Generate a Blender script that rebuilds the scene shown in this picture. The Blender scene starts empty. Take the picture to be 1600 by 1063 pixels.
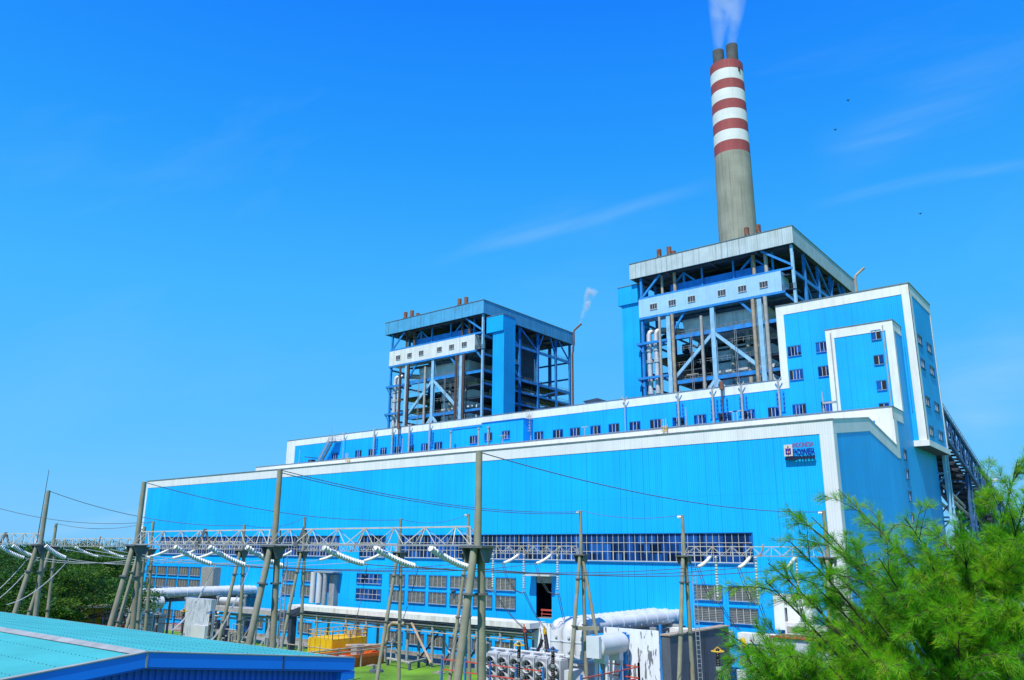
import bpy, math, random
import numpy as np
from mathutils import Vector, Matrix
random.seed(7); RNG = np.random.default_rng(7)
S = bpy.context.scene
COL = S.collection
R_ = math.radians
# ------------------------------------------------------------------ camera
CAM = np.array([26.981, -91.254, 15.40]); FPX = 1245.21
ROLL, PITCH, YAW = 0.0076158, 0.2577552, 0.6727998
def _rot(r, p, y):
    cy, sy, cp, sp, cr, sr = math.cos(y), math.sin(y), math.cos(p), math.sin(p), math.cos(r), math.sin(r)
    f = np.array([-sy*cp, cy*cp, sp]); rt = np.array([cy, sy, 0.]); up = np.cross(rt, f)
    return rt*cr+up*sr, -rt*sr+up*cr, f
RT, UP, FW = _rot(ROLL, PITCH, YAW)
def at(px, py, x=None, y=None, z=None, d=None):
    """point of the real plane x=, y= or z= (or at distance d) seen in the surveyed photo at px,py"""
    v = RT*(px-800)+UP*(531.5-py)+FW*FPX; v = v/FPX
    if x is not None: t = (x-CAM[0])/v[0]
    elif y is not None: t = (y-CAM[1])/v[1]
    elif z is not None: t = (z-CAM[2])/v[2]
    else: t = d/np.linalg.norm(v)
    return Vector(CAM+t*v)
cd = bpy.data.cameras.new('camera'); cam = bpy.data.objects.new('camera', cd); COL.objects.link(cam)
cd.sensor_width = 36; cd.lens = FPX*36/1600; cd.clip_start = .2; cd.clip_end = 20000
M = Matrix.Identity(4)
for i in range(3):
    M[i][0] = RT[i]; M[i][1] = UP[i]; M[i][2] = -FW[i]; M[i][3] = CAM[i]
cam.matrix_world = M
S.camera = cam
# ------------------------------------------------------------------ light
SUN_EL, SUN_AZ = R_(57), R_(12)      # azimuth measured from -Y towards +X
w = bpy.data.worlds.new('World'); S.world = w; w.use_nodes = True
nt = w.node_tree; nt.nodes.clear(); N = nt.nodes.new; Lk = nt.links.new
sky = N('ShaderNodeTexSky'); sky.sky_type = 'NISHITA'; sky.sun_disc = False
sky.sun_elevation = SUN_EL; sky.sun_rotation = math.pi-SUN_AZ
sky.air_density = 1.0; sky.dust_density = .6; sky.ozone_density = 2.0; sky.altitude = 10
hs = N('ShaderNodeHueSaturation'); hs.inputs['Saturation'].default_value = 1.2
Lk(sky.outputs[0], hs.inputs['Color'])
tc0 = N('ShaderNodeTexCoord'); sx = N('ShaderNodeSeparateXYZ'); Lk(tc0.outputs['Generated'], sx.inputs[0])
grad = N('ShaderNodeValToRGB'); e_ = grad.color_ramp.elements
e_[0].position = 0; e_[0].color = (.17, .56, 1, 1); e_[1].position = 1; e_[1].color = (.002, .16, .95, 1)
for p_, c_ in ((.12, (.10, .52, 1, 1)), (.3, (.05, .46, 1, 1)), (.46, (.016, .33, 1, 1)), (.62, (.005, .22, 1, 1))): e = e_.new(p_); e.color = c_
Lk(sx.outputs[2], grad.inputs[0])
g8 = N('ShaderNodeMix'); g8.data_type = 'RGBA'; g8.blend_type = 'MULTIPLY'; g8.inputs[0].default_value = 1; Lk(grad.outputs[0], g8.inputs[6]); g8.inputs[7].default_value = (8.1, 8.1, 8.1, 1)
mul = N('ShaderNodeMix'); mul.data_type = 'RGBA'; mul.inputs[0].default_value = .92
Lk(hs.outputs[0], mul.inputs[6]); Lk(g8.outputs[2], mul.inputs[7])
tc = N('ShaderNodeTexCoord')
du = (at(1100, 285, d=1)-at(700, 405, d=1)).normalized(); dn = (at(900, 345, d=1)-Vector(CAM)).normalized(); dp = du.cross(dn).normalized()
def dot_(v, k):
    a_ = N('ShaderNodeVectorMath'); a_.operation = 'DOT_PRODUCT'; Lk(tc.outputs['Generated'], a_.inputs[0]); a_.inputs[1].default_value = Vector(v)*k; return a_.outputs['Value']
def cnoise(ku, kp, sc_, lo, hi, top, off):
    c3 = N('ShaderNodeCombineXYZ'); Lk(dot_(du, ku), c3.inputs[0]); Lk(dot_(dp, kp), c3.inputs[1]); c3.inputs[2].default_value = off
    x = N('ShaderNodeTexNoise'); x.inputs['Scale'].default_value = sc_; x.inputs['Detail'].default_value = 6; x.inputs['Roughness'].default_value = .58; x.inputs['Distortion'].default_value = .5; Lk(c3.outputs[0], x.inputs['Vector'])
    r = N('ShaderNodeMapRange'); r.inputs[1].default_value = lo; r.inputs[2].default_value = hi; r.inputs[4].default_value = top; Lk(x.outputs['Fac'], r.inputs[0]); return r.outputs[0]
def mth(op, a_, b_):
    x = N('ShaderNodeMath'); x.operation = op; Lk(a_, x.inputs[0]); Lk(b_, x.inputs[1]); return x.outputs[0]
def streak(p, q, wd, amp, seed, kp=22):
    a_ = (at(*p, d=1)-Vector(CAM)).normalized(); b_ = (at(*q, d=1)-Vector(CAM)).normalized(); nn = a_.cross(b_).normalized(); uu = (b_-a_).normalized()
    def sm(src, f0, f1, t0, t1):
        r = N('ShaderNodeMapRange'); r.interpolation_type = 'SMOOTHSTEP'; r.inputs[1].default_value = f0; r.inputs[2].default_value = f1; r.inputs[3].default_value = t0; r.inputs[4].default_value = t1; Lk(src, r.inputs[0]); return r.outputs[0]
    wob = N('ShaderNodeTexNoise'); wob.inputs['Scale'].default_value = 6; Lk(tc.outputs['Generated'], wob.inputs['Vector'])
    wo_ = N('ShaderNodeMath'); wo_.operation = 'MULTIPLY_ADD'; Lk(wob.outputs['Fac'], wo_.inputs[0]); wo_.inputs[1].default_value = wd*1.6; wo_.inputs[2].default_value = -wd*.8
    ab = N('ShaderNodeMath'); ab.operation = 'ABSOLUTE'; Lk(mth('ADD', dot_(nn, 1), wo_.outputs[0]), ab.inputs[0])
    L0, L1 = a_.dot(uu), b_.dot(uu); al = dot_(uu, 1); L_ = L1-L0
    m1 = sm(ab.outputs[0], 0, wd, amp, 0); m2 = mth('MULTIPLY', sm(al, L0-L_*.15, L0+L_*.3, 0, 1), sm(al, L1-L_*.3, L1+L_*.15, 1, 0))
    return mth('MULTIPLY', mth('MULTIPLY', m1, m2), cnoise(2.2, kp, 1.5, .30, .70, 1, seed))
cmask = cnoise(1.1, 3.2, 1.3, .55, .9, .16, 1.7)
for args in (((690, 408), (1110, 285), .012, .17, 2.2), ((730, 385), (900, 330), .014, .09, 4.4), ((1290, 318), (1640, 246), .010, .19, 5.5), ((1290, 238), (1450, 208), .009, .19, 7.7), ((1300, 260), (1560, 130), .05, .12, 9.1), ((1450, 640), (1640, 540), .08, .36, 3.9, 9), ((60, 830), (230, 800), .012, .25, 6.1)): cmask = mth('ADD', cmask, streak(*args))
cl = N('ShaderNodeMix'); cl.data_type = 'RGBA'; Lk(cmask, cl.inputs[0]); Lk(mul.outputs[2], cl.inputs[6]); cl.inputs[7].default_value = (4.0, 6.0, 7.6, 1)
bg = N('ShaderNodeBackground'); bg.inputs[1].default_value = .1; Lk(cl.outputs[2], bg.inputs[0])
wo = N('ShaderNodeOutputWorld'); Lk(bg.outputs[0], wo.inputs[0])
sd = bpy.data.lights.new('sun', 'SUN'); sd.energy = 4.4; sd.angle = R_(.5); sd.color = (1, .955, .89)
so = bpy.data.objects.new('sun', sd); COL.objects.link(so)
sv = Vector((math.sin(SUN_AZ)*math.cos(SUN_EL), -math.cos(SUN_AZ)*math.cos(SUN_EL), math.sin(SUN_EL)))
so.rotation_euler = sv.to_track_quat('Z', 'Y').to_euler(); so.location = (0, -100, 200)
S.view_settings.view_transform = 'Standard'; S.view_settings.look = 'None'; S.view_settings.exposure = .36; S.view_settings.gamma = 1
S.cycles.max_bounces = 6; S.cycles.volume_bounces = 1; S.cycles.transparent_max_bounces = 16
# ------------------------------------------------------------------ materials
MATS = {}
def pmat(name, col, rough=.6, var=.14, scale=.5, streak=0., dirt=(.22, .2, .17), seam=None, seamdark=.55, rib=None, ribh=.03, hseam=None, metal=0., spec=.35,
         rust=0., rustcol=(.22, .085, .035), bump=0., bscale=8, seamw=.06, spots=0., flake=0., flakecol=(.1, .1, .1)):
    if name in MATS: return MATS[name]
    m = bpy.data.materials.new(name); m.use_nodes = True; MATS[name] = m
    t = m.node_tree; b = t.nodes['Principled BSDF']; n = t.nodes.new; l = t.links.new
    b.inputs['Roughness'].default_value = rough; b.inputs['Metallic'].default_value = metal
    b.inputs['Specular IOR Level'].default_value = spec
    g = n('ShaderNodeNewGeometry'); P = g.outputs['Position']
    def math_(op, a, c=None):
        x = n('ShaderNodeMath'); x.operation = op
        for i, q in enumerate((a, c)):
            if q is None: continue
            if isinstance(q, (int, float)): x.inputs[i].default_value = q
            else: l(q, x.inputs[i])
        return x.outputs[0]
    def noise(sc, det=4, vec=P, scl=None):
        if scl:
            mp = n('ShaderNodeMapping'); mp.inputs['Scale'].default_value = scl; l(vec, mp.inputs[0]); vec = mp.outputs[0]
        x = n('ShaderNodeTexNoise'); x.inputs['Scale'].default_value = sc; x.inputs['Detail'].default_value = det; l(vec, x.inputs['Vector']); return x.outputs['Fac']
    def mix(fac, a, c, mode='MIX'):
        x = n('ShaderNodeMix'); x.data_type = 'RGBA'; x.blend_type = mode
        for i, q in ((0, fac), (6, a), (7, c)):
            if isinstance(q, (int, float)): x.inputs[i].default_value = q
            elif isinstance(q, tuple): x.inputs[i].default_value = (*q[:3], 1)
            else: l(q, x.inputs[i])
        return x.outputs[2]
    def ramp(f, lo, hi):
        x = n('ShaderNodeMapRange'); x.inputs[1].default_value = lo; x.inputs[2].default_value = hi; l(f, x.inputs[0]); return x.outputs[0]
    c = mix(ramp(noise(scale, 6), .3, .7), tuple(q*(1-var) for q in col), tuple(min(1, q*(1+var)) for q in col))
    if streak:
        s = ramp(noise(1.0, 5, P, (1.6, 1.6, .06)), .5, .78)
        c = mix(math_('MULTIPLY', s, streak), c, dirt)
    if rust:
        s = ramp(noise(1.1, 6, P, (1.2, 1.2, .25)), .56, .7)
        c = mix(math_('MULTIPLY', s, rust), c, rustcol)
    if flake:
        s = ramp(noise(1.0, 6, P, (2.6, 2.6, .6)), .545, .565)
        c = mix(math_('MULTIPLY', s, flake), c, flakecol)
    if spots:
        s = ramp(noise(3.5, 3), .62, .7); c = mix(math_('MULTIPLY', s, spots), c, dirt)
    tcoord = None
    if seam or rib:
        sp = n('ShaderNodeSeparateXYZ'); l(P, sp.inputs[0]); sn = n('ShaderNodeSeparateXYZ'); l(g.outputs['True Normal'], sn.inputs[0])
        ax = math_('GREATER_THAN', math_('ABSOLUTE', sn.outputs[0]), .6)
        tcoord = math_('ADD', math_('MULTIPLY', sp.outputs[1], ax), math_('MULTIPLY', sp.outputs[0], math_('SUBTRACT', 1., ax)))
    bumps = []
    if seam:
        q = math_('DIVIDE', tcoord, seam); fr = math_('FRACT', q); fl = math_('FLOOR', q)
        line = math_('LESS_THAN', fr, seamw/seam)
        wn = n('ShaderNodeTexWhiteNoise'); wn.noise_dimensions = '1D'; l(fl, wn.inputs['W'])
        k = math_('MULTIPLY', line, math_('MULTIPLY', math_('POWER', wn.outputs[0], 1.5), seamdark))
        c = mix(k, c, tuple(q_*.3 for q_ in col))
        wn2 = n('ShaderNodeTexWhiteNoise'); wn2.noise_dimensions = '1D'; l(math_('ADD', fl, .37), wn2.inputs['W'])
        c = mix(math_('MULTIPLY', wn2.outputs[0], .2), c, tuple(q_*.7 for q_ in col))
    if hseam:
        sp2 = n('ShaderNodeSeparateXYZ'); l(P, sp2.inputs[0])
        fr = math_('FRACT', math_('DIVIDE', sp2.outputs[2], hseam)); c = mix(math_('MULTIPLY', math_('LESS_THAN', fr, .05/hseam), .35), c, tuple(q_*.4 for q_ in col))
    l(c, b.inputs['Base Color'])
    hgt = None
    if rib:
        hgt = math_('MULTIPLY', math_('SINE', math_('MULTIPLY', tcoord, 2*math.pi/rib)), ribh)
    if bump:
        hb = math_('MULTIPLY', noise(bscale, 5), bump); hgt = hb if hgt is None else math_('ADD', hgt, hb)
    if hgt is not None:
        bp = n('ShaderNodeBump'); bp.inputs['Distance'].default_value = 1; bp.inputs['Strength'].default_value = 1
        l(hgt, bp.inputs['Height']); l(bp.outputs[0], b.inputs['Normal'])
    return m
BLUE = pmat('blue_cladding', (.002, .425, .95), .5, .10, .10, streak=.22, dirt=(.008, .22, .55), seam=.86, seamdark=.95, rib=.29, ribh=.012, hseam=7.3)
BLUE2 = pmat('upper_blue_cladding', (.003, .375, .80), .5, .12, .12, streak=.25, dirt=(.01, .2, .46), seam=.86, seamdark=.8, rib=.29, ribh=.012, hseam=6.1)
WHITE = pmat('white_cladding', (.70, .725, .725), .55, .06, .3, streak=.25, dirt=(.5, .49, .45), seam=.86, seamdark=.3, rib=.29, ribh=.012)
CREAM = pmat('white_trim', (.70, .715, .69), .6, .07, .3, streak=.5, dirt=(.52, .48, .38), rust=.35, rustcol=(.60, .47, .28))
COPING = pmat('coping_metal', (.16, .18, .19), .5, .3, 2)
ROOFM = pmat('roof_sheet', (.42, .47, .5), .6, .15, .3, seam=.9)
STEEL = pmat('blue_steel', (.02, .22, .56), .5, .22, .8, streak=.35, dirt=(.05, .09, .16), rust=.25)
STEELP = pmat('pale_blue_steel', (.26, .50, .66), .5, .15, .8, streak=.3, dirt=(.16, .2, .26), rust=.3)
GALW = pmat('gallery_white', (.66, .70, .68), .6, .07, .5, streak=.5, dirt=(.42, .38, .22), seam=1.1, rust=.25, rustcol=(.5, .33, .12), rib=.4, ribh=.012)
GALB = pmat('gallery_paleblue', (.33, .56, .78), .6, .07, .5, streak=.3, dirt=(.24, .36, .42), seam=1.1, rib=.4, ribh=.012)
FASB = pmat('fascia_faded_blue', (.07, .34, .58), .6, .12, .4, streak=.45, dirt=(.09, .2, .26), seam=1.45, seamw=.15, seamdark=1.0, rib=.48, ribh=.02)
FASG = pmat('fascia_grey', (.46, .55, .56), .6, .12, .4, streak=.6, dirt=(.3, .33, .26), seam=1.45, seamw=.15, seamdark=1.0, rust=.25, rustcol=(.34, .3, .17), rib=.48, ribh=.02)
NAVY = pmat('navy_steel', (.025, .10, .24), .6, .3, .8, streak=.4, dirt=(.05, .05, .06), rust=.3)
DBLUE = pmat('deep_blue_sheet', (.01, .22, .70), .55, .2, .6, streak=.5, dirt=(.03, .1, .3), seam=.7, rib=.35, ribh=.03)
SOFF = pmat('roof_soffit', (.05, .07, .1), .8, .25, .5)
FURN = pmat('furnace_cladding', (.76, .79, .82), .5, .15, .5, streak=.6, dirt=(.36, .37, .39), seam=.9, hseam=1.6, rib=.45, ribh=.02)
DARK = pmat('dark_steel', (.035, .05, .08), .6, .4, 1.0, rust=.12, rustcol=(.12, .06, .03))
GALV = pmat('galvanised_steel', (.28, .30, .30), .5, .15, 1.5, rust=.12)
LATT = pmat('painted_lattice', (.50, .46, .37), .5, .12, 2, rust=.2)
SILVER = pmat('silver_lagging', (.56, .57, .56), .38, .12, .8, metal=.35, hseam=1.9, rust=.1)
WPIPE = pmat('white_pipe', (.53, .55, .56), .4, .08, .5, streak=.35, dirt=(.5, .5, .48))
RUST = pmat('rusty_pipe', (.2, .085, .05), .75, .35, 1.2, streak=.5, dirt=(.09, .06, .05))
BROWN = pmat('brown_pipe', (.085, .05, .045), .6, .3, 1.2, streak=.5, dirt=(.2, .13, .08))
TANP = pmat('tan_pipe', (.36, .29, .2), .6, .25, 1.0, rust=.7, rustcol=(.26, .1, .03))
GREYP = pmat('grey_pipe', (.36, .35, .31), .5, .15, 1.0, rust=.2)
CONC = pmat('pole_concrete', (.25, .245, .17), .75, .18, 1.2, streak=.5, dirt=(.2, .17, .1), bump=.01, rust=.3, rustcol=(.42, .27, .09))
FLAN = pmat('dark_flange', (.11, .12, .12), .6, .2, 3, rust=.3)
PORC = pmat('porcelain_white', (.74, .73, .69), .3, .08, 3, spec=.5)
BLACK = pmat('black_rubber', (.014, .013, .016), .5, .3, 3)
WIRE = pmat('wire_metal', (.10, .11, .13), .6, .1, 1)
WIREL = pmat('wire_aluminium', (.42, .44, .45), .5, .1, 1)
LOUV = pmat('louvre_grey', (.27, .27, .24), .7, .15, 2)
FRM = pmat('window_frame_white', (.54, .53, .47), .5, .08, 2)
FRMB = pmat('window_frame_blue', (.008, .15, .40), .5, .1, 2)
REDP = pmat('red_paint', (.50, .07, .05), .5, .15, 2, rust=.2)
YELP = pmat('yellow_paint', (.72, .44, .01), .5, .12, .8, streak=.3, dirt=(.4, .22, .03), rust=.25, seam=1.3)
YELR = pmat('yellow_ring', (.70, .42, .02), .5, .1, 2)
ORG = pmat('orange_paint', (.62, .13, .02), .55, .12, .8, streak=.3, dirt=(.3, .09, .03))
BLUEP = pmat('blue_post_paint', (.03, .16, .42), .5, .15, 2)
TANK = pmat('transformer_grey', (.58, .62, .66), .42, .08, .8, streak=.25, dirt=(.35, .36, .36))
PEEL = pmat('peeling_white_wall', (.72, .76, .80), .8, .05, .5, flake=.95, flakecol=(.13, .14, .16), streak=.25, dirt=(.4, .44, .48))
PATCH = pmat('patchy_grey_wall', (.45, .49, .53), .8, .16, .7, flake=.55, flakecol=(.16, .18, .2), streak=.5, dirt=(.24, .26, .28), bump=.02)
DWALL = pmat('dark_weathered_wall', (.085, .105, .13), .85, .2, .5, streak=.7, dirt=(.03, .035, .04), spots=.3, bump=.015)
YELB = pmat('yellow_building', (.55, .33, .02), .7, .15, .4, streak=.3)
TURQ = pmat('turquoise_roof', (.07, .42, .41), .45, .12, .35, spots=.25, streak=.25, dirt=(.055, .34, .34))
FASC = pmat('blue_fascia', (.003, .20, .85), .4, .06, .4)
WALLB = pmat('blue_corrugated', (.003, .095, .66), .42, .08, .4)
CAPM = pmat('ridge_cap', (.30, .31, .29), .6, .2, 1.5, streak=.5, dirt=(.18, .18, .16))
GRASS = pmat('grass', (.11, .25, .014), .9, .4, .22, spots=.5, dirt=(.12, .16, .03), bump=.15, bscale=6)
DIRT = pmat('gravel', (.24, .23, .2), .9, .3, 1.2, bump=.05)
CHC = pmat('chimney_concrete', (.29, .30, .24), .85, .2, .12, streak=.85, dirt=(.15, .155, .12), hseam=2.6, seam=1.7, seamdark=.7)
CHR = pmat('chimney_red', (.29, .06, .06), .75, .1, .2, streak=.35, dirt=(.42, .16, .13), hseam=2.0)
CHW = pmat('chimney_white', (.66, .69, .66), .75, .06, .2, streak=.5, dirt=(.5, .52, .48), hseam=2.0)
FLUE = pmat('flue_concrete', (.085, .09, .09), .8, .25, .4, hseam=1.2)
SIGNW = pmat('sign_panel', (.60, .55, .50), .5, .04, 1); SIGNB = pmat('sign_blue', (.008, .012, .30), .5, .05, 1); SIGNR = pmat('sign_red', (.26, .02, .06), .5, .05, 1); SIGND = pmat('sign_dark', (.012, .014, .05), .5, .1, 1)
BARK = pmat('bark', (.075, .055, .035), .9, .3, 3, bump=.03)
def leafmat(name, cols, rough=.55, trans=.35, scale=1.2):
    m = bpy.data.materials.new(name); m.use_nodes = True; t = m.node_tree; n = t.nodes.new; l = t.links.new; b = t.nodes['Principled BSDF']
    b.inputs['Roughness'].default_value = rough; b.inputs['Specular IOR Level'].default_value = .25
    at_ = n('ShaderNodeAttribute'); at_.attribute_name = 'tint'
    r = n('ShaderNodeValToRGB'); r.color_ramp.elements[0].color = (*cols[0], 1); r.color_ramp.elements[1].color = (*cols[-1], 1)
    for i, c in enumerate(cols[1:-1]):
        e = r.color_ramp.elements.new((i+1)/(len(cols)-1)); e.color = (*c, 1)
    l(at_.outputs['Fac'], r.inputs[0]); l(r.outputs[0], b.inputs['Base Color'])
    tr = n('ShaderNodeBsdfTranslucent'); l(r.outputs[0], tr.inputs[0]); mx = n('ShaderNodeMixShader'); mx.inputs[0].default_value = trans
    l(b.outputs[0], mx.inputs[1]); l(tr.outputs[0], mx.inputs[2]); l(mx.outputs[0], t.nodes['Material Output'].inputs[0]); return m
NEED = leafmat('casuarina_needles', [(.04, .21, .006), (.10, .41, .010), (.22, .60, .014), (.40, .52, .02)], trans=.5)
LEAFD = leafmat('dark_leaves', [(.009, .042, .004), (.022, .09, .006), (.055, .17, .010), (.13, .20, .014)], trans=.35)
LEAFH = leafmat('hill_leaves', [(.012, .05, .012), (.02, .075, .016), (.04, .11, .02)], trans=.2)
def glassmat():
    m = bpy.data.materials.new('window_glass'); m.use_nodes = True; b = m.node_tree.nodes['Principled BSDF']; t = m.node_tree; n = t.nodes.new
    b.inputs['Roughness'].default_value = .2; b.inputs['Specular IOR Level'].default_value = .18
    g = n('ShaderNodeNewGeometry'); sp = n('ShaderNodeSeparateXYZ'); t.links.new(g.outputs['Position'], sp.inputs[0])
    ad = n('ShaderNodeMath'); ad.operation = 'ADD'; t.links.new(sp.outputs[0], ad.inputs[0]); t.links.new(sp.outputs[1], ad.inputs[1])
    dv = n('ShaderNodeMath'); dv.operation = 'DIVIDE'; dv.inputs[1].default_value = .81; t.links.new(ad.outputs[0], dv.inputs[0])
    fl = n('ShaderNodeMath'); fl.operation = 'FLOOR'; t.links.new(dv.outputs[0], fl.inputs[0])
    wz = n('ShaderNodeMath'); wz.operation = 'FLOOR'; dz = n('ShaderNodeMath'); dz.operation = 'DIVIDE'; dz.inputs[1].default_value = 1.16; t.links.new(sp.outputs[2], dz.inputs[0]); t.links.new(dz.outputs[0], wz.inputs[0])
    cb = n('ShaderNodeCombineXYZ'); t.links.new(fl.outputs[0], cb.inputs[0]); t.links.new(wz.outputs[0], cb.inputs[1])
    wn = n('ShaderNodeTexWhiteNoise'); t.links.new(cb.outputs[0], wn.inputs['Vector'])
    r = n('ShaderNodeValToRGB'); r.color_ramp.elements[0].color = (.003, .008, .03, 1); r.color_ramp.elements[1].color = (.012, .10, .36, 1); e9 = r.color_ramp.elements.new(.5); e9.color = (.005, .035, .14, 1)
    t.links.new(wn.outputs['Value'], r.inputs[0]); t.links.new(r.outputs[0], b.inputs['Base Color']); return m
GLASS = glassmat()
# ------------------------------------------------------------------ mesh builder and scene helpers
ORG_ = {}
SPLIT = dict.fromkeys('beam casing_strut platform railing vent_pipe hanger_rod equipment_box service_pipe bracket collar clamp rail post cross_arm pink_brace pipe valve_box valve support joint_strip downpipe white_wall_duct grey_wall_duct projection_cap buckstay runner frame inspection_cap flange relay_pipe pump conservator_frame gallery_landing side_truss'.split())
SPLIT.update(pipework='pipe', inner_pipework='inner_pipe', legs='leg', treads='tread', red_lettering='red_letter', blue_lettering='blue_letter', door_lintel='lintel', top_railing='rail_post')
class MB:
    def __init__(s): s.v = []; s.f = []
    def add(s, vs, fs):
        k = len(s.v); s.v += [tuple(q) for q in vs]; s.f += [tuple(i+k for i in f) for f in fs]; return s
    def box(s, a, b):
        x0, y0, z0 = (min(a[i], b[i]) for i in range(3)); x1, y1, z1 = (max(a[i], b[i]) for i in range(3))
        return s.add([(x0,y0,z0),(x1,y0,z0),(x1,y1,z0),(x0,y1,z0),(x0,y0,z1),(x1,y0,z1),(x1,y1,z1),(x0,y1,z1)],
                     [(0,3,2,1),(4,5,6,7),(0,1,5,4),(1,2,6,5),(2,3,7,6),(3,0,4,7)])
    def bar(s, p, q, w, h=None, up=(0, 0, 1)):
        h = h or w; p = Vector(p); q = Vector(q); d = (q-p)
        if d.length < 1e-6: return s
        d.normalize(); u = Vector(up)
        if abs(d.dot(u)) > .95: u = Vector((0, 1, 0))
        a = d.cross(u).normalized(); b = a.cross(d)
        vs = [c+a*w/2*i+b*h/2*j for c in (p, q) for i, j in ((-1,-1),(1,-1),(1,1),(-1,1))]
        return s.add(vs, [(3,2,1,0),(4,5,6,7),(0,1,5,4),(1,2,6,5),(2,3,7,6),(3,0,4,7)])
    def hcol(s, x, y, z0, z1, w, d=None):
        d = d or w; t = w*.12
        s.box((x-w/2, y-d/2, z0), (x+w/2, y-d/2+t, z1)); s.box((x-w/2, y+d/2-t, z0), (x+w/2, y+d/2, z1)); return s.box((x-t/2, y-d/2+t, z0), (x+t/2, y+d/2-t, z1))
    def tube(s, pts, r, seg=8, cap=True):
        pts = [Vector(p) for p in pts]; n = len(pts); rs = r if isinstance(r, (list, tuple)) else [r]*n
        k = len(s.v); u = None
        for i, p in enumerate(pts):
            d = (pts[min(i+1, n-1)]-pts[max(i-1, 0)])
            d = d.normalized() if d.length > 1e-9 else Vector((0, 0, 1))
            if u is None:
                u = d.cross(Vector((0, 0, 1)) if abs(d.z) < .9 else Vector((1, 0, 0))).normalized()
            else:
                u = u-d*u.dot(d); u = u.normalized() if u.length > 1e-6 else d.orthogonal().normalized()
            b = d.cross(u)
            for j in range(seg):
                a = 2*math.pi*j/seg; s.v.append(tuple(p+(u*math.cos(a)+b*math.sin(a))*rs[i]))
        for i in range(n-1):
            for j in range(seg):
                a = k+i*seg+j; b_ = k+i*seg+(j+1) % seg; s.f.append((a, b_, b_+seg, a+seg))
        if cap:
            s.f.append(tuple(k+j for j in reversed(range(seg)))); s.f.append(tuple(k+(n-1)*seg+j for j in range(seg)))
        return s
    def cyl(s, p, q, r, r1=None, seg=12): return s.tube([p, q], [r, r if r1 is None else r1], seg)
    def prism(s, poly, axis, a, b):
        """poly: 2-D outline in the other two axes, extruded a..b along axis"""
        n = len(poly)
        def P(t, u): return {'x': (t, u[0], u[1]), 'y': (u[0], t, u[1]), 'z': (u[0], u[1], t)}[axis]
        vs = [P(a, u) for u in poly]+[P(b, u) for u in poly]
        return s.add(vs, [tuple(range(n)), tuple(reversed(range(n, 2*n)))]+[(i, i+n, (i+1) % n+n, (i+1) % n) for i in range(n)])
    def quad(s, a, b, c, d): return s.add([a, b, c, d], [(0, 1, 2, 3)])
    def clusters(s):
        n = len(s.v); p = list(range(n))
        def f(a):
            while p[a] != a: p[a] = p[p[a]]; a = p[a]
            return a
        for q in s.f:
            r = f(q[0])
            for k in q[1:]: p[f(k)] = r
        g = {}
        for i in range(n): g.setdefault(f(i), []).append(i)
        G = list(g.values()); V = np.array(s.v); lo = np.array([V[i].min(0) for i in G])-.03; hi = np.array([V[i].max(0) for i in G])+.03
        q = list(range(len(G)))
        def h(a):
            while q[a] != a: q[a] = q[q[a]]; a = q[a]
            return a
        for i in range(len(G)):
            for j in np.nonzero(((lo[i] <= hi[:i]) & (lo[:i] <= hi[i])).all(1))[0]: q[h(i)] = h(int(j))
        c = {}
        for i in range(len(G)): c.setdefault(h(i), []).extend(G[i])
        return list(c.values())
    def build(s, name, m, parent=None, smooth=None, fix=True):
        if parent is not None and name in SPLIT:
            C_ = s.clusters(); nm = SPLIT[name] or name; o = None
            for c in C_:
                ix = {v: i for i, v in enumerate(c)}; q = MB(); q.v = [s.v[i] for i in c]; q.f = [tuple(ix[k] for k in f) for f in s.f if f[0] in ix]; o = q._build(nm, m, parent, smooth, fix)
            return o
        return s._build(name, m, parent, smooth, fix)
    def _build(s, name, m, parent=None, smooth=None, fix=True):
        root = parent
        while root is not None and root.parent is not None: root = root.parent
        if root is not None: o0 = ORG_[root.name]
        else:
            A = np.array(s.v); o0 = Vector((float(A[:, 0].mean()), float(A[:, 1].mean()), float(A[:, 2].min())))
        me = bpy.data.meshes.new(name)
        me.from_pydata([(v[0]-o0[0], v[1]-o0[1], v[2]-o0[2]) for v in s.v], [], s.f); me.update()
        if fix:
            import bmesh
            bm = bmesh.new(); bm.from_mesh(me); bmesh.ops.recalc_face_normals(bm, faces=bm.faces); bm.to_mesh(me); bm.free()
        if smooth:
            me.polygons.foreach_set('use_smooth', [True]*len(me.polygons)); me.set_sharp_from_angle(angle=R_(smooth if smooth > 1 else 40))
        me.materials.append(m)
        o = bpy.data.objects.new(name, me); COL.objects.link(o)
        if parent is not None: o.parent = parent
        else: o.location = o0; ORG_[o.name] = o0
        return o
def tag(o, label=None, cat=None, group=None, kind=None):
    if label: o['label'] = label
    if cat: o['category'] = cat
    if group: o['group'] = group
    if kind: o['kind'] = kind
    return o
def thing(name, label, cat, loc, group=None):
    o = bpy.data.objects.new(name, None); COL.objects.link(o); o.location = loc; o.empty_display_size = .5; ORG_[o.name] = Vector(loc)
    return tag(o, label, cat, group)
def copy_tree(o, parent=None):
    c = o.copy(); COL.objects.link(c); c.parent = parent
    if parent is None: ORG_[c.name] = ORG_[o.name].copy()
    for ch in list(o.children): copy_tree(ch, c)
    return c
def sag(a, b, s, n=14):
    a = Vector(a); b = Vector(b); return [a.lerp(b, i/n)-Vector((0, 0, s*4*(i/n)*(1-i/n))) for i in range(n+1)]
ORDN = ['first', 'second', 'third', 'fourth', 'fifth', 'sixth', 'seventh', 'eighth', 'ninth', 'tenth', 'eleventh', 'twelfth', 'thirteenth', 'fourteenth']
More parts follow.
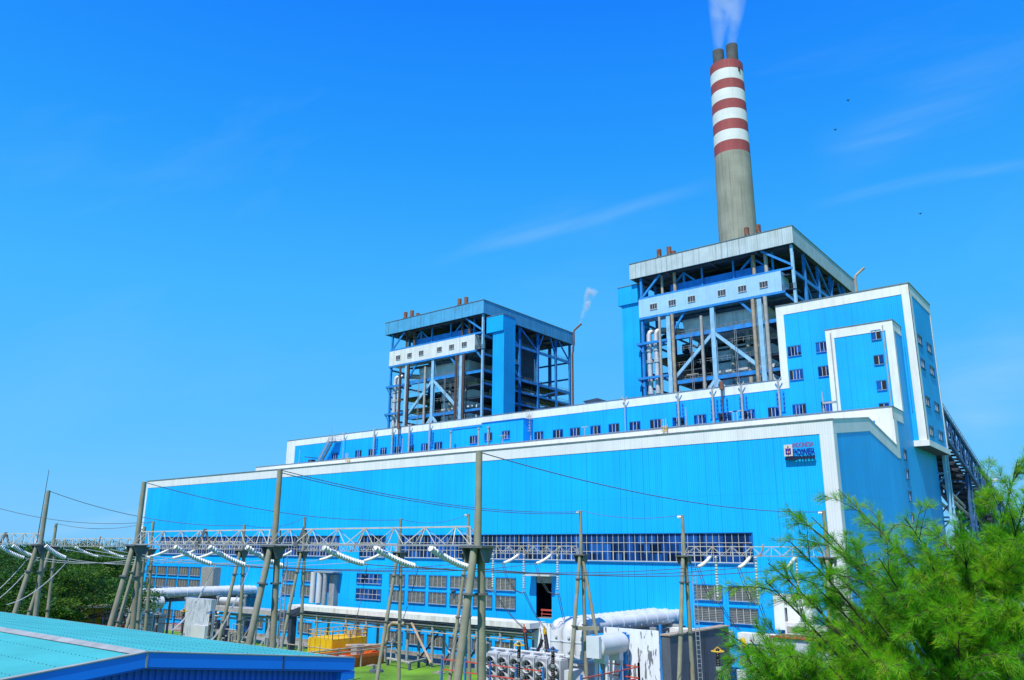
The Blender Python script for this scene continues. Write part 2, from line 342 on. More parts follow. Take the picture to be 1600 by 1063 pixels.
# ------------------------------------------------------------------ ground
g = MB(); g.quad((-3000, -3000, 0), (3000, -3000, 0), (3000, 6000, 0), (-3000, 6000, 0)); tag(g.build('ground', GRASS, fix=False), kind='structure')
g = MB(); g.quad((-152, -5, .004), (4, -5, .004), (4, 0, .004), (-152, 0, .004)); g3 = MB(); g3.quad((-36, -26, .006), (8, -26, .006), (8, -5.2, .006), (-36, -5.2, .006)); tag(g3.build('gravel_bed', DIRT, fix=False), kind='structure')
g2 = MB(); g2.quad((-200, 0, .008), (14, 0, .008), (14, 260, .008), (-200, 260, .008)); tag(g2.build('plant_yard', pmat('yard_concrete', (.2, .2, .19), .9, .2, .2), fix=False), kind='structure')
tag(g.build('gravel_path', DIRT, fix=False), kind='structure')
# ------------------------------------------------------------------ windows (part with frame/pane sub-parts)
WR = random.Random(21)
def win(parent, x0, x1, z0, z1, y=0., face='-y', mull=3, trans=0, fill=GLASS, frame=FRM, fw=.07, dep=.12, dark=None, bx=None, pname='pane', lab=None):
    """a window on a wall facing -y (x0..x1) or +x (then x0..x1 are y values and y is the x of the wall)"""
    def Bx(mb, a0, a1, d0, d1, c0, c1):   # along, depth outwards, height
        if face == '-y': mb.box((a0, y-d1, c0), (a1, y-d0, c1))
        else: mb.box((y+d0, a0, c0), (y+d1, a1, c1))
    m = MB(); o = .03
    Bx(m, x0-.06, x1+.06, 0, dep, z1-.02, z1+.09); Bx(m, x0-.06, x1+.06, 0, dep+.05, z0-.1, z0); Bx(m, x0-.06, x0, 0, dep, z0, z1-.02); Bx(m, x1, x1+.06, 0, dep, z0, z1-.02)
    f = m.build('window', frame if dark is None else dark, parent)
    p = MB(); Bx(p, x0, x1, .0, .025, z0, z1-.02); p.build(pname, fill, f)
    if mull >= 1 and trans == 0 and fill is GLASS and WR.random() < .6:
        k_ = WR.randrange(mull+1); a_ = x0+(x1-x0)*k_/(mull+1); b_ = x0+(x1-x0)*(k_+1)/(mull+1); p = MB(); Bx(p, a_, b_, .026, .03, z0+.05, z1-.06); p.build('open_pane', BLACK, f)
    q = MB()
    for i in range(1, mull+1):
        c = x0+(x1-x0)*i/(mull+1); Bx(q, c-fw*.36, c+fw*.36, .027, .07, z0, z1-.03)
    for i in range(1, trans+1):
        c = z0+(z1-z0)*i/(trans+1); Bx(q, x0, x1, .027, .066, c-.035, c+.035)
    if q.v:
        Bx(q, x0, x1, .027, .06, z0, z0+.05); Bx(q, x0, x1, .027, .06, z1-.08, z1-.03); q.build('mullions', FRM, f)
    if lab: f['label'] = lab
    return f
def louvre(parent, x0, x1, z0, z1, y=0.):
    m = MB(); d = .12
    m.box((x0-.08, y-d-.06, z1-.02), (x1+.08, y, z1+.08)); m.box((x0-.08, y-d-.08, z0-.1), (x1+.08, y, z0)); m.box((x0-.08, y-d, z0), (x0, y, z1-.02)); m.box((x1, y-d, z0), (x1+.08, y, z1-.02))
    f = m.build('louvre', FRMB, parent)
    p = MB(); p.box((x0, y-.02, z0), (x1, y-.001, z1-.02)); n = max(5, int((z1-z0)/.17))
    for i in range(n):
        c = z0+(z1-z0)*(i+.5)/n; p.bar((x0, y-.06, c), (x1, y-.06, c), .02, .13, up=(0, -.55, 1))
    p.build('slats', LOUV, f)
    q = MB()
    for i in range(1, 4):
        c = x0+(x1-x0)*i/4; q.box((c-.03, y-.14, z0), (c+.03, y-.11, z1-.02))
    q.box((x0, y-.135, z0), (x1, y-.112, z0+.05)); q.box((x0, y-.135, z1-.08), (x1, y-.112, z1-.03)); q.build('mullions', FRM, f)
# ------------------------------------------------------------------ turbine hall
TH = thing('turbine_hall', 'long blue clad turbine hall with white top band, strip windows and grey louvres', 'building', (-75, 14, 0))
XL, H, BND = -150.4, 29.75, 1.5
w_ = MB(); D0, D1, DZ0, DZ1 = -41.16, -38.57, 6.56, 11.95
for (a, b, c, d) in ((XL, D0, 0, H), (D1, 0, 0, H), (D0, D1, 0, DZ0), (D0, D1, DZ1, H)):
    w_.quad((a, 0, c), (b, 0, c), (b, 0, d), (a, 0, d))
GAB = [(0, 0), (28, 0), (28, 29.62), (14.8, 31.8), (0, H)]
w_.add([(0, y, z) for y, z in GAB], [tuple(range(5))]); w_.add([(XL, y, z) for y, z in GAB], [tuple(reversed(range(5)))])
w_.build('wall', BLUE, TH, fix=False)
r_ = MB()
r_.prism([(.02, H), (14.8, 31.82), (28, 29.64), (28, 29.8), (14.8, 32.0), (.02, H+.12)], 'x', XL-.05, .12); r_.build('roof', ROOFM, TH)
b_ = MB(); b_.box((XL-.02, -.06, H-BND), (0.0, 0, H)); b_.box((XL-.02, -.055, 0), (XL+.55, 0, H-BND)); b_.box((-1.5, -.055, 0), (0, 0, H-BND))
b_.prism([(-.06, 0), (1.0, 0), (1.0, H-BND+.1), (-.06, H-BND-.05)], 'x', 0, .06)
b_.prism([(-.06, H-BND-.05), (1.0, H-BND+.1), (14.8, 30.22), (27.95, 28.1), (27.95, 29.66), (14.8, 31.8), (-.06, H)], 'x', 0, .065)
b_.build('white_band', WHITE, TH)
c_ = MB(); c_.box((XL-.1, -.16, H), (.16, .02, H+.14)); c_.build('coping', COPING, TH)
p_ = MB(); p_.box((XL, -.08, 0), (0, 0, .5)); p_.build('plinth', DIRT, TH)
def strip(x0, x1):
    z0, z1 = 14.12, 17.5; f = MB()
    f.box((x0-.1, -.22, z1), (x1+.1, 0, z1+.1)); f.box((x0-.1, -.2, z0-.16), (x1+.1, 0, z0)); f.box((x0-.1, -.16, z0), (x0, 0, z1)); f.box((x1, -.16, z0), (x1+.1, 0, z1))
    F = f.build('strip_window', FRMB, TH)
    p = MB(); p.box((x0, -.02, z0), (x1, 0, z1)); p.build('pane', GLASS, F)
    q = MB(); n = round((x1-x0)/.81)
    for i in range(1, n):
        c = x0+(x1-x0)*i/n; q.box((c-.024, -.07, z0+1.22), (c+.024, -.021, z1))
        t = .055 if i % 2 == 0 else .022
        q.box((c-t, -.09, z0), (c+t, -.021, z0+1.16))
    for c in (z0+1.19, z0+2.3): q.box((x0, -.08, c-.028), (x1, -.021, c+.028))
    q.box((x0, -.1, z0), (x1, -.021, z0+.1)); q.build('mullions', FRM, F)
for a, b in ((-141.3, -83.0), (-77.5, -71.55), (-67.65, -10.15)): strip(a, b)
MX = [(-70.05, -66.76), (-65.8, -62.25), (-61.4, -57.85), (-57.0, -53.45), (-52.45, -49.0), (-48.2, -44.77)]
ZR = ((9.92, 11.58), (7.5, 9.18))
for a, b in MX+[(-17.62, -14.22), (-13.34, -10.06), (-97.7, -94.2), (-92.4, -88.9)]+[(-145.9+4.33*i, -142.25+4.33*i) for i in range(5)]:
    for z0, z1 in ZR: louvre(TH, a, b, z0, z1)
for a, b in MX:
    louvre(TH, a, b, 1.5, 3.1); louvre(TH, a, b, 4.2, 5.4)
for a in (-97.7, -92.4, -110.5, -106.2, -128.6, -132.9, -137.2, -141.6): louvre(TH, a, a+3.5, 1.5, 3.1)
for z0, z1 in ((9.98, 11.5), (7.55, 9.15)): win(TH, -77.9, -72.0, z0, z1, mull=5, trans=1, dark=FRMB)
for k, (a, b) in enumerate(((-117.5, -113.2), (-112.6, -110))): louvre(TH, a, b, 4.2, 5.6)
m = MB(); m.box((-121.8, -1.6, 2.0), (-117.7, 0, 11.75)); m.build('grey_duct_casing', LOUV, TH)
# door opening, its inside and canopy
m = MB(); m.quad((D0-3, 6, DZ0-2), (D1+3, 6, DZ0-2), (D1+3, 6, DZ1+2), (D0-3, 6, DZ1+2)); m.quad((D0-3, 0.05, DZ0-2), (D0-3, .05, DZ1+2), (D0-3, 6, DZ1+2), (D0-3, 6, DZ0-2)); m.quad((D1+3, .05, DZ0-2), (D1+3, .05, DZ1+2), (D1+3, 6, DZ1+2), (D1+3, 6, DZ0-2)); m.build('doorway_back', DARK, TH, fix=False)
m = MB(); m.box((D0+.0, .1, 11.1), (D1-.0, .4, DZ1)); m.box((D0, .02, DZ0), (D1, 5.9, DZ0+.05)); m.build('door_lintel', GALV, TH)
m = MB(); m.cyl((-40.3, 3, 6.6), (-40.3, 3, 10.4), .42); m.cyl((-41.1, 4.2, 9.7), (-38.6, 4.2, 9.7), .14); m.cyl((-41.1, 4.6, 8.6), (-38.6, 4.6, 8.6), .1); m.build('inner_pipework', GREYP, TH, smooth=40)
m = MB(); m.cyl((-41.1, 3.6, 10.4), (-38.6, 3.6, 10.4), .12); m.build('red_inner_pipe', REDP, TH, smooth=40)
m = MB(); m.box((-42.0, -1.7, 12.05), (-37.75, 0, 12.22)); m.build('door_canopy', FRM, TH)
m = MB(); m.box((-40.6, .3, 7.5), (-38.7, .38, 7.72))
for x in (-40.5, -38.8): m.bar((x, .34, 6.6), (x+.1, .34, 7.5), .07)
m.box((-40.6, .31, 7.05), (-38.7, .36, 7.15)); m.build('barrier', REDP, TH)
m = MB()
for (px, r) in ((487.5, .5), (497.5, .5)):
    p = at(px, 940, y=-1.6); m.cyl((p.x, -1.6, 6.6), (p.x, -1.6, 11.55), r, seg=14)
m.build('white_wall_duct', WPIPE, TH, smooth=40)
m = MB(); m.box((-83.7, -1.0, 6.2), (-82.4, 0, 11.2)); m.box((-86.5, -2.1, 11.5), (-81.6, -.2, 11.75)); m.cyl((-83.9, -1.7, 6.4), (-83.9, -1.7, 11.4), .38, seg=12); m.build('grey_wall_duct', GALV, TH)
# camera-like floodlight under the louvres
m = MB(); m.cyl((-56.2, -.7, 9.35), (-55.9, -.3, 9.55), .22, seg=10); m.box((-56.15, -.3, 9.4), (-55.95, 0, 9.5)); m.build('wall_lamp', DARK, TH)
# ------------------------------------------------------------------ wall sign
SG = thing('wall_sign', 'white square emblem and INDONESIA POWER lettering on the blue wall near the white corner strip', 'sign', (-3.7, -.6, 25.5))
m = MB(); m.box((-5.45, -.55, 25.95), (-4.5, -.35, 27.25)); eb = m.build('emblem_panel', SIGNW, SG)
m = MB()
m.box((-5.28, -.6, 26.25), (-5.14, -.552, 26.85)); m.box((-4.82, -.6, 26.25), (-4.68, -.552, 26.85)); m.box((-5.28, -.6, 26.17), (-4.68, -.552, 26.3)); m.box((-5.14, -.6, 26.6), (-5.02, -.552, 26.76)); m.box((-4.94, -.6, 26.6), (-4.82, -.552, 26.76))
m.build('emblem_blue', SIGNB, eb)
m = MB(); m.box((-5.03, -.62, 26.1), (-4.92, -.552, 27.1)); m.build('emblem_red', SIGNR, eb)
def text(s, x0, x1, z0, z1, y, dep, name, mat_, parent):
    cu = bpy.data.curves.new('t', 'FONT'); cu.body = s; cu.extrude = dep/2; o = bpy.data.objects.new('t', cu); COL.objects.link(o)
    bpy.context.view_layer.update(); me = bpy.data.meshes.new_from_object(o.evaluated_get(bpy.context.evaluated_depsgraph_get()))
    A = np.array([v.co[:] for v in me.vertices]); bpy.data.objects.remove(o)
    mn, mxx = A.min(0), A.max(0); sc = ((x1-x0)/(mxx[0]-mn[0]), (z1-z0)/(mxx[1]-mn[1]))
    q = MB(); q.v = [(x0+(a[0]-mn[0])*sc[0], y-a[2], z0+(a[1]-mn[1])*sc[1]) for a in A]; q.f = [tuple(p.vertices) for p in me.polygons]
    return q.build(name, mat_, parent)
text('INDONESIA', -4.42, -2.1, 26.85, 27.42, -.5, .08, 'red_lettering', SIGNR, SG)
text('POWER', -4.42, -2.0, 25.95, 26.72, -.5, .08, 'blue_lettering', SIGNB, SG)
m = MB(); m.box((-5.45, -.5, 25.55), (-2.1, -.3, 25.8))  # plain dark bar in place of an unreadable line of lettering
for i in range(9): m.box((-5.3+i*.38, -.4, 25.8), (-5.24+i*.38, 0, 25.95))
m.build('unread_line_bar', SIGND, SG)
# ------------------------------------------------------------------ deaerator bay
DB = thing('deaerator_bay', 'blue building step with white parapet rising just behind the turbine hall roof', 'building', (-75, 33, 0))
m = MB(); m.box((-150.8, 28.02, 0), (0, 38.98, 35.2)); m.build('wall', BLUE2, DB)
m = MB(); m.box((-150.85, 27.95, 33.45), (.06, 28.02, 35.2)); m.box((-2.4, 27.955, 28), (0.0, 28.02, 33.45)); m.box((0, 27.95, 33.5), (.065, 33.5, 35.2)); m.box((0, 27.95, 28.1), (.06, 29.6, 33.5)); m.box((-150.86, 27.94, 30), (-150.3, 28.02, 33.45)); m.build('white_band', CREAM, DB)
m = MB(); m.box((-150.9, 27.86, 35.2), (.15, 28.1, 35.32)); m.box((.0, 28.1, 35.2), (.15, 33.5, 35.32)); m.build('coping', COPING, DB)
for z in (28.25, 25.5, 22.5, 19.5, 16.5): win(DB, 31.2, 33.1, z, z+1.35, 0, '+x', mull=1, dark=FRMB)
win(DB, -3.4, -2.55, 30.9, 32.2, 28.02, mull=1, dark=FRMB)
# ------------------------------------------------------------------ bunker bay
BB = thing('bunker_bay', 'long blue upper storey with white roof band and a row of small windows', 'building', (-86, 46, 0))
m = MB(); m.box((-153.7, 39, 0), (-19.06, 53, 43.3)); m.build('wall', BLUE2, BB)
m = MB(); m.box((-153.75, 38.93, 41.72), (-19.06, 39, 43.3)); m.box((-153.75, 38.935, 34), (-150.2, 39, 41.72)); m.build('white_band', CREAM, BB)
m = MB(); m.box((-153.8, 38.85, 43.3), (-19.06, 39.1, 43.42)); m.build('coping', COPING, BB)
BW = [(520.7, 529), (557, 566), (577.7, 587), (596, 605), (618, 627), (639, 647.4), (659.5, 669), (680, 691.4), (835.7, 848.8), (864.6, 879.3), (891, 906), (923, 938), (951.3, 967), (984, 1000), (1016, 1033), (1051, 1069), (1084.6, 1102.7), (1123, 1142), (1162.6, 1178.5), (1200, 1216)]
for i, (a, b) in enumerate(BW): win(BB, at(a, 690-(a-520)*.083, y=39).x, at(b, 690-(b-520)*.083, y=39).x, 37.2, 38.8, 39, mull=2, dark=FRMB, fw=.12)
m = MB(); m.box((-92.3, 37.6, 35.3), (-82.9, 39, 40.9)); m.build('wall_projection', BLUE2, BB)
m = MB(); m.box((-82.3, 36.0, 35.3), (-71.3, 39, 41.25)); m.build('stair_enclosure', BLUE2, BB)
m = MB(); m.box((-92.4, 37.5, 40.9), (-82.8, 39, 41.05)); m.box((-82.5, 35.85, 41.25), (-71.1, 39, 41.42)); m.build('projection_cap', FRMB, BB)
for a, b, yy in ((-87.0, -85.0, 37.6), (-81.5, -79.5, 36.0), (-76.8, -74.8, 36.0)): win(BB, a, b, 37.5, 39.1, yy, mull=2, dark=FRMB, fw=.12)
# ------------------------------------------------------------------ transfer tower and stair tower
TT = thing('transfer_tower', 'tall blue tower block with broad white edge trim overhanging the end wall', 'building', (-8, 46, 0))
X0, X1, Y1, ZT = -19.05, 1.85, 53.6, 56.0
m = MB(); m.box((X0, 39, 0), (0, Y1, 31)); m.box((X0, 39, 31), (X1, Y1, ZT)); m.build('wall', BLUE2, TT)
m = MB(); m.box((X0-.05, 38.93, ZT-1.6), (X1+.07, 39, ZT)); m.box((X0-.05, 38.935, 41.72), (X0+1.2, 39, ZT-1.6)); m.box((.75, 38.935, 31.6), (X1+.065, 39, ZT-1.6))
m.box((X1, 38.93, ZT-1.6), (X1+.07, Y1+.05, ZT)); m.box((X1, 38.935, 31.6), (X1+.065, 40.3, ZT-1.6)); m.box((X1, Y1-.6, 31.6), (X1+.065, Y1+.05, ZT-1.6))
m.box((-.15, 38.75, 30.75), (X1+.28, Y1+.1, 31.6)); m.build('white_trim', CREAM, TT)
m = MB(); m.box((X0-.1, 38.83, ZT), (X1+.17, Y1+.1, ZT+.14)); m.build('coping', COPING, TT)
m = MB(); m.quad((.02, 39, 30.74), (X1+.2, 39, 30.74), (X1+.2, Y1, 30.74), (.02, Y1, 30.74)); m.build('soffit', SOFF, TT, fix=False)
for a, b in ((-17.56, -15.46), (-12.9, -10.5)):
    for z in (47.05, 43.0, 37.2): win(TT, a, b, z, z+1.65, 39, mull=3, dark=FRMB, fw=.09)
for a, b in ((40.7, 43.7), (46.8, 50.5)):
    for z in (46.85, 43.05, 37.15, 32.6): win(TT, a, b, z, z+1.42, X1, '+x', mull=2, dark=FRMB)
m = MB(); m.tube([(.35, 38.85, 36), (.35, 38.85, 46)], .06, 6); m.build('downpipe', STEEL, TT)
ST = thing('stair_tower', 'narrow blue stair block framed in white on the front of the tower', 'building', (-5, 36, 35.3))
m = MB(); m.box((-9.75, 34, 35.2), (-.02, 38.98, 49.2)); m.build('wall', BLUE2, ST)
m = MB(); m.box((-9.8, 33.93, 47.75), (.05, 34, 49.2)); m.box((-9.8, 33.935, 35.4), (-8.55, 34, 47.75)); m.box((-1.05, 33.935, 35.4), (.045, 34, 47.75)); m.box((-.02, 33.94, 47.75), (.045, 38.9, 49.2)); m.box((-.02, 33.95, 35.4), (.04, 34.7, 47.75)); m.build('white_trim', CREAM, ST)
m = MB(); m.box((-9.9, 33.85, 49.2), (.14, 38.95, 49.32)); m.build('coping', COPING, ST)
for z in (46.55, 42.7, 38.8, 35.4): win(ST, -3.05, -1.75, z, z+1.4, 34, mull=1, dark=FRMB, fw=.1)
m = MB()
for x in (-9.0, -1.35): m.tube([(x, 33.82, 35.5), (x, 33.82, 48.6)], .09, 6)
m.build('downpipe', GREYP, ST, smooth=40)
# ------------------------------------------------------------------ boiler houses
YB0, YB1, ZR0, ZR1 = 78.5, 125.3, 82.55, 86.6
CX = [2.8, 10.0, 21.5, 33.0, 41.2]; CY = [.9, 8.5, 18.3, 27.7, 37.6, 45.6]
def boiler(x0, fas, gal, label, pipe_a, pipe_b):
    B = thing('boiler_house', label, 'boiler house', (x0+21, 100, 0)); W = 42.0; x1 = x0+W; rng = random.Random(int(-x0))
    X = [x0+c for c in CX]; Y = [YB0+c for c in CY]
    # roof
    m = MB(); m.box((x0+.2, YB0+.2, ZR0+.5), (x1-.2, YB1-.2, ZR1-.5))
    for i in range(9): m.box((x0+.3, YB0+2+i*5.2, ZR0+.02), (x1-.3, YB0+2.4+i*5.2, ZR0+.5))
    for c in CX: m.box((x0+c-.25, YB0+.3, ZR0-.15), (x0+c+.25, YB1-.3, ZR0+.5))
    m.build('roof', SOFF, B)
    m = MB(); m.box((x0, YB0, ZR0), (x1, YB0+.2, ZR1)); m.box((x0, YB1-.2, ZR0), (x1, YB1, ZR1)); m.box((x0, YB0+.2, ZR0), (x0+.2, YB1-.2, ZR1)); m.box((x1-.2, YB0+.2, ZR0), (x1, YB1-.2, ZR1)); m.build('fascia', fas, B)
    m = MB(); m.box((x0-.12, YB0-.12, ZR1), (x1+.12, YB0+.25, ZR1+.14)); m.box((x1-.25, YB0+.25, ZR1), (x1+.12, YB1+.1, ZR1+.14)); m.box((x0-.12, YB0+.25, ZR1), (x0+.25, YB1, ZR1+.14)); m.build('coping', COPING, B)
    # columns
    for j, y in enumerate(Y):
        for i, x in enumerate(X):
            wd = .95 if i in (1, 2, 3) else .6
            if j == 0 and i in (1, 2, 3):
                m = MB(); m.hcol(x, y, 0, 71.9, 1.05, .8); m.build('column', STEELP, B)
            elif j == 0: m = MB(); m.hcol(x, y, 0, ZR0, wd, .55); m.build('column', STEELP if i == 4 else STEEL, B)
            elif 10 < 99 and not (i in (1, 2, 3) and j in (1, 3)): m = MB(); m.hcol(x, y, 0, ZR0, wd, .7); m.build('column', STEEL, B)
    # main beams of the front frame
    yf = Y[0]
    for z, h in ((54.4, .9), (65.5, 1.0)):
        m = MB(); m.bar((X[1]+.5, yf, z), (X[3]-.5, yf, z), .4, h); m.bar((X[3]+.5, yf, z), (X[4]-.3, yf, z), .35, h*.8); m.build('beam', STEEL, B)
    m = MB(); m.bar((X[0]-.6, yf-.3, 71.7), (X[4]-2, yf-.3, 71.7), .6, .55); m.bar((X[0]-.5, yf-.2, 76.95), (X[4], yf-.2, 76.95), .5, .5); m.build('beam', STEEL, B)
    for p, q in (((X[2]-.3, 64.9), (X[1]+.7, 55.2)), ((X[2]+.3, 64.9), (X[3]-.7, 55.2)), ((X[2]-.3, 53.8), (X[2]-5, 48)), ((X[2]+.3, 53.8), (X[2]+5, 48))):
        m = MB(); m.bar((p[0], yf, p[1]), (q[0], yf, q[1]), .5, .75); m.build('brace', STEELP, B)
    for p, q in (((X[1]+.5, 66.3), (X[1]+4.3, 71.4)), ((X[3]-.5, 66.8), (X[3]-4.6, 71.4)), ((X[0], 77.2), (X[0]+5.4, 82.5)), ((X[4], 77.6), (X[4]-7, 82.5)), ((X[3]+6, 71.4), (X[4], 69))):
        m = MB(); m.bar((p[0], yf, p[1]), (q[0], yf, q[1]), .35, .5); m.build('brace', STEEL, B)
    # penthouse blue casing and its struts
    m = MB(); m.box((X[1]-.2, yf+2.2, 77.2), (X[3]+1.2, yf+9, 79.9)); m.build('blue_casing', DBLUE, B)
    m = MB()
    for c in (13.5, 31):
        m.bar((x0+c-2.8, yf+2.4, 79.9), (x0+c, yf+2.4, 82.4), .4); m.bar((x0+c+2.8, yf+2.4, 79.9), (x0+c, yf+2.4, 82.4), .4); m.bar((x0+c, yf+2.4, 79.9), (x0+c, yf+2.4, 82.5), .5)
    for c in (18.5, 26.5, 36): m.bar((x0+c, yf+2.0, 77), (x0+c, yf+2.0, 82.5), .4)
    m.build('casing_strut', STEEL, B)
    # gallery
    gx0, gx1 = x0+2.15, x0+38.5
    m = MB(); m.box((gx0, YB0+.4, 72.0), (gx1, YB0+5.2, 76.7)); G = m.build('gallery', gal, B)
    for i in range(6):
        px = (1021.5, 1050.6, 1080.7, 1128, 1160, 1193.5)[i]; cx = at(px, 482-(px-1021)*.2, y=YB0+.4).x+69.94+x0
        f = win(G.parent, cx-.95, cx+.95, 73.55, 74.95, YB0+.4, mull=2, fw=.1, fill=DARK); f.parent = G; 
    m = MB()
    for i in range(8): m.bar((gx1+.1+i*.4, YB0+.5, 72.2), (gx1+.1+i*.4, YB0+.5, 73.3), .06)
    for z in (72.75, 73.3): m.bar((gx1, YB0+.5, z), (gx1+3, YB0+.5, z), .06)
    m.box((gx1, YB0+.4, 71.95), (gx1+3, YB0+4, 72.1)); m.build('gallery_landing', DARK, B)
    # casings and added dark masses
    fx0, fx1 = x0+17.6, x0+33.5
    m = MB(); m.box((fx0, YB0+9, 20), (fx1, YB0+27, 63.6)); F = m.build('furnace', FURN, B)
    m = MB()
    for z in (53.2, 56.4, 59.6, 62.6): m.box((fx0-.25, YB0+8.75, z), (fx1+.25, YB0+27.2, z+.45))
    m.build('buckstay', DARK, F)
    m = MB(); m.prism([(x0+12.8, 66.2), (x0+33.2, 66.2), (x0+33.2, 71.3), (x0+11.8, 71.3)], 'y', YB0+4.2, YB0+16); m.build('drum_casing', FURN, B)
    m = MB(); m.prism([(92, 75.5), (111, 75.5), (112.5, 67), (108, 63.2), (92, 64.5)], 'x', x0+24, x0+36.5); m.build('flue_casing', FURN, B)
    m = MB(); m.box((x0+33.6, YB0+20, 30), (x0+39.6, YB0+30, 61.5)); m.build('dark_side_mass', DARK, B)  # added dark block for the dim interior and its clutter
    m = MB(); m.box((x0+9.5, YB0+13, 30), (x0+17.2, YB0+30, 64)); m.build('dark_side_mass', DARK, B)  # second added dark block, makes the left bay look dim
    m = MB(); m.box((x0+10, YB0+17, 64.2), (x0+38, YB0+30, 82)); m.build('upper_casing', DARK, B)
    m = MB(); m.box((x0+8.5, YB0+31, 30), (x0+36, YB0+36, 63)); m.build('dark_rear_mass', SOFF, B)  # dark block added behind the bays to darken the gaps
    # platforms with rails
    def rail(mb, p, q, n):
        for z in (.55, 1.1): mb.bar((p[0], p[1], p[2]+z), (q[0], q[1], q[2]+z), .06)
        for i in range(n+1):
            a = Vector(p).lerp(Vector(q), i/n); mb.bar(a, a+Vector((0, 0, 1.1)), .06)
    for z in (54.6, 58.2, 62.0, 65.8, 70.6, 76.2):
        m = MB()
        m.box((X[0], YB0+18, z-.28), (X[4], YB0+18.5, z)); m.box((X[3]+.5, YB0+2, z-.28), (X[4]-.4, YB0+(44 if z < 68 else 16), z)); 
        if z > 64: m.box((X[1], YB0+1.6, z-.25), (X[3], YB0+3.6, z))
        else: m.box((X[0]+.4, YB0+5, z-.28), (fx0-.8, YB0+44, z)) if z in (58.2, 62.0) else m.box((X[1], YB0+1.5, z-.25), (X[3], YB0+4.5, z))
        m.build('platform', DARK, B)
        m = MB(); m.bar((X[4]-.05, Y[0], z), (X[4]-.05, Y[5] if z != 70.6 else Y[2], z), .4, .8 if z in (65.8, 76.2) else .55); m.build('side_beam', STEEL, B)
        m = MB(); m.bar((X[0], Y[0], z), (X[0], Y[5], z), .35, .5); m.bar((X[0], Y[5], z), (X[4], Y[5], z), .35, .55); m.build('side_beam', STEEL, B)
        m = MB(); rail(m, (X[4]-.2, Y[2]-(8 if z == 70.6 else 0), z+.1), (X[4]-.2, Y[5] if z != 70.6 else Y[2], z+.1), 18)
        if z < 68: rail(m, (X[0], Y[5], z+.1), (X[4], Y[5], z+.1), 20)
        if z < 66: rail(m, (X[1]+.6, YB0+1.6, z+.1), (X[3]-.6, YB0+1.6, z+.1), 16)
        m.build('railing', GALV, B)
    for (ya, za, yb, zb) in ((Y[1], 82.5, Y[2]-1, 76.6), (Y[2], 82.5, Y[3], 76.6), (Y[3]+3, 82.5, Y[3], 76.6), (Y[4]-3, 82.5, Y[4], 76.6), (Y[5], 76.6, Y[4]+1.5, 82.5), (Y[1], 75.8, Y[2], 66.2), (Y[3]+.3, 62, Y[4], 65)):
        m = MB(); m.bar((X[4]-.05, ya, za), (X[4]-.05, yb, zb), .35, .4); m.build('side_brace', STEEL, B)
    # left wing: white steam pipes on brackets
    for z in (65.2, 56.4):
        m = MB(); m.bar((X[0]-1.6, yf-.4, z), (X[1]-.4, yf-.4, z), .5, .6); m.bar((X[0]-1.6, yf+2.4, z), (X[1]-.4, yf+2.4, z), .5, .6)
        for i in range(4): m.bar((X[0]-1.3+i*2.5, yf-.4, z), (X[0]-1.3+i*2.5, yf+2.4, z), .3, .4)
        m.bar((X[0]-1.2, yf-.3, z-.3), (X[0], yf-.3, z-2.2), .3); m.build('pipe_bracket', STEEL, B)
    for c in (3.95, 5.95):
        px = x0+c; m = MB(); m.tube([(px, yf+.9, 20), (px, yf+.9, 67.6), (px+.15, yf+1.1, 68.2), (px+.6, yf+1.6, 68.6), (px+1.3, yf+2.4, 68.7), (px+7, yf+9, 68.7)], .62, 12)
        for z in (52.5, 60.3, 63.2): m.cyl((px, yf+.9, z), (px, yf+.9, z+.8), .8, seg=12)
        m.build('steam_pipe', SILVER, B, smooth=40)
    # vertical pipes in front
    for c, mt, top, r in ((7.9, pipe_b, ZR0, .33), (11.4, pipe_a, ZR0, .42), (31.7, pipe_a, ZR0, .42), (34.6, pipe_b, ZR0, .45), (18.9, GREYP, 69.5, .36)):
        m = MB(); m.tube([(x0+c, yf-.85, 18), (x0+c, yf-.85, 71.2 if top == ZR0 else top)], r, 10)
        if top == ZR0: m.tube([(x0+c, yf+1.4 if c < 30 else yf+1.5, 76.7), (x0+c, yf+1.4 if c < 30 else yf+1.5, top)], r, 10)
        m.build('vent_pipe', mt, B, smooth=40)
    for c in (16, 23.5, 27.5, 30): m = MB(); m.tube([(x0+c, YB0+6.5, 20), (x0+c, YB0+6.5, 65.5)], .5 if c != 30 else .3, 10); m.build('downcomer', GREYP, B, smooth=40)
    m = MB()
    for c in (15.8, 16.2, 26.8, 27.2): m.bar((x0+c, yf-.6, 50), (x0+c, yf-.6, 65.2), .09)
    m.build('hanger_rod', GALV, B)
    # clutter of pipework in the open bays
    m = MB()
    for i in range(46):
        z = rng.uniform(44, 70); r = rng.choice((.12, .18, .3, .45)); y = rng.uniform(YB0+4, YB0+40); xa = rng.uniform(x0+4, x0+14) if i % 2 else rng.uniform(x0+34, x0+37); L = rng.uniform(2, 6)
        if i % 3: m.tube([(xa, y, z), (xa+L*.6, y, z), (xa+L*.6, y, z+rng.uniform(-4, 4))], r, 7)
        else: m.tube([(xa, y, z), (xa, min(y+L*2.5, YB0+44), z)], r, 7)
    m.build('pipework', GREYP, B, smooth=40)
    m = MB()
    for i in range(18):
        z = rng.uniform(50, 65); y = rng.uniform(YB0+15, YB0+32); L_ = rng.uniform(3, 9); xx = x1-1.5-rng.random()*2; m.tube([(xx, y, z), (xx, y+L_, z), (xx, y+L_, z+rng.uniform(-2.5, 2.5))], rng.choice((.12, .18, .28)), 6)
    m.build('pipework', TANP, B, smooth=40)
    m = MB()
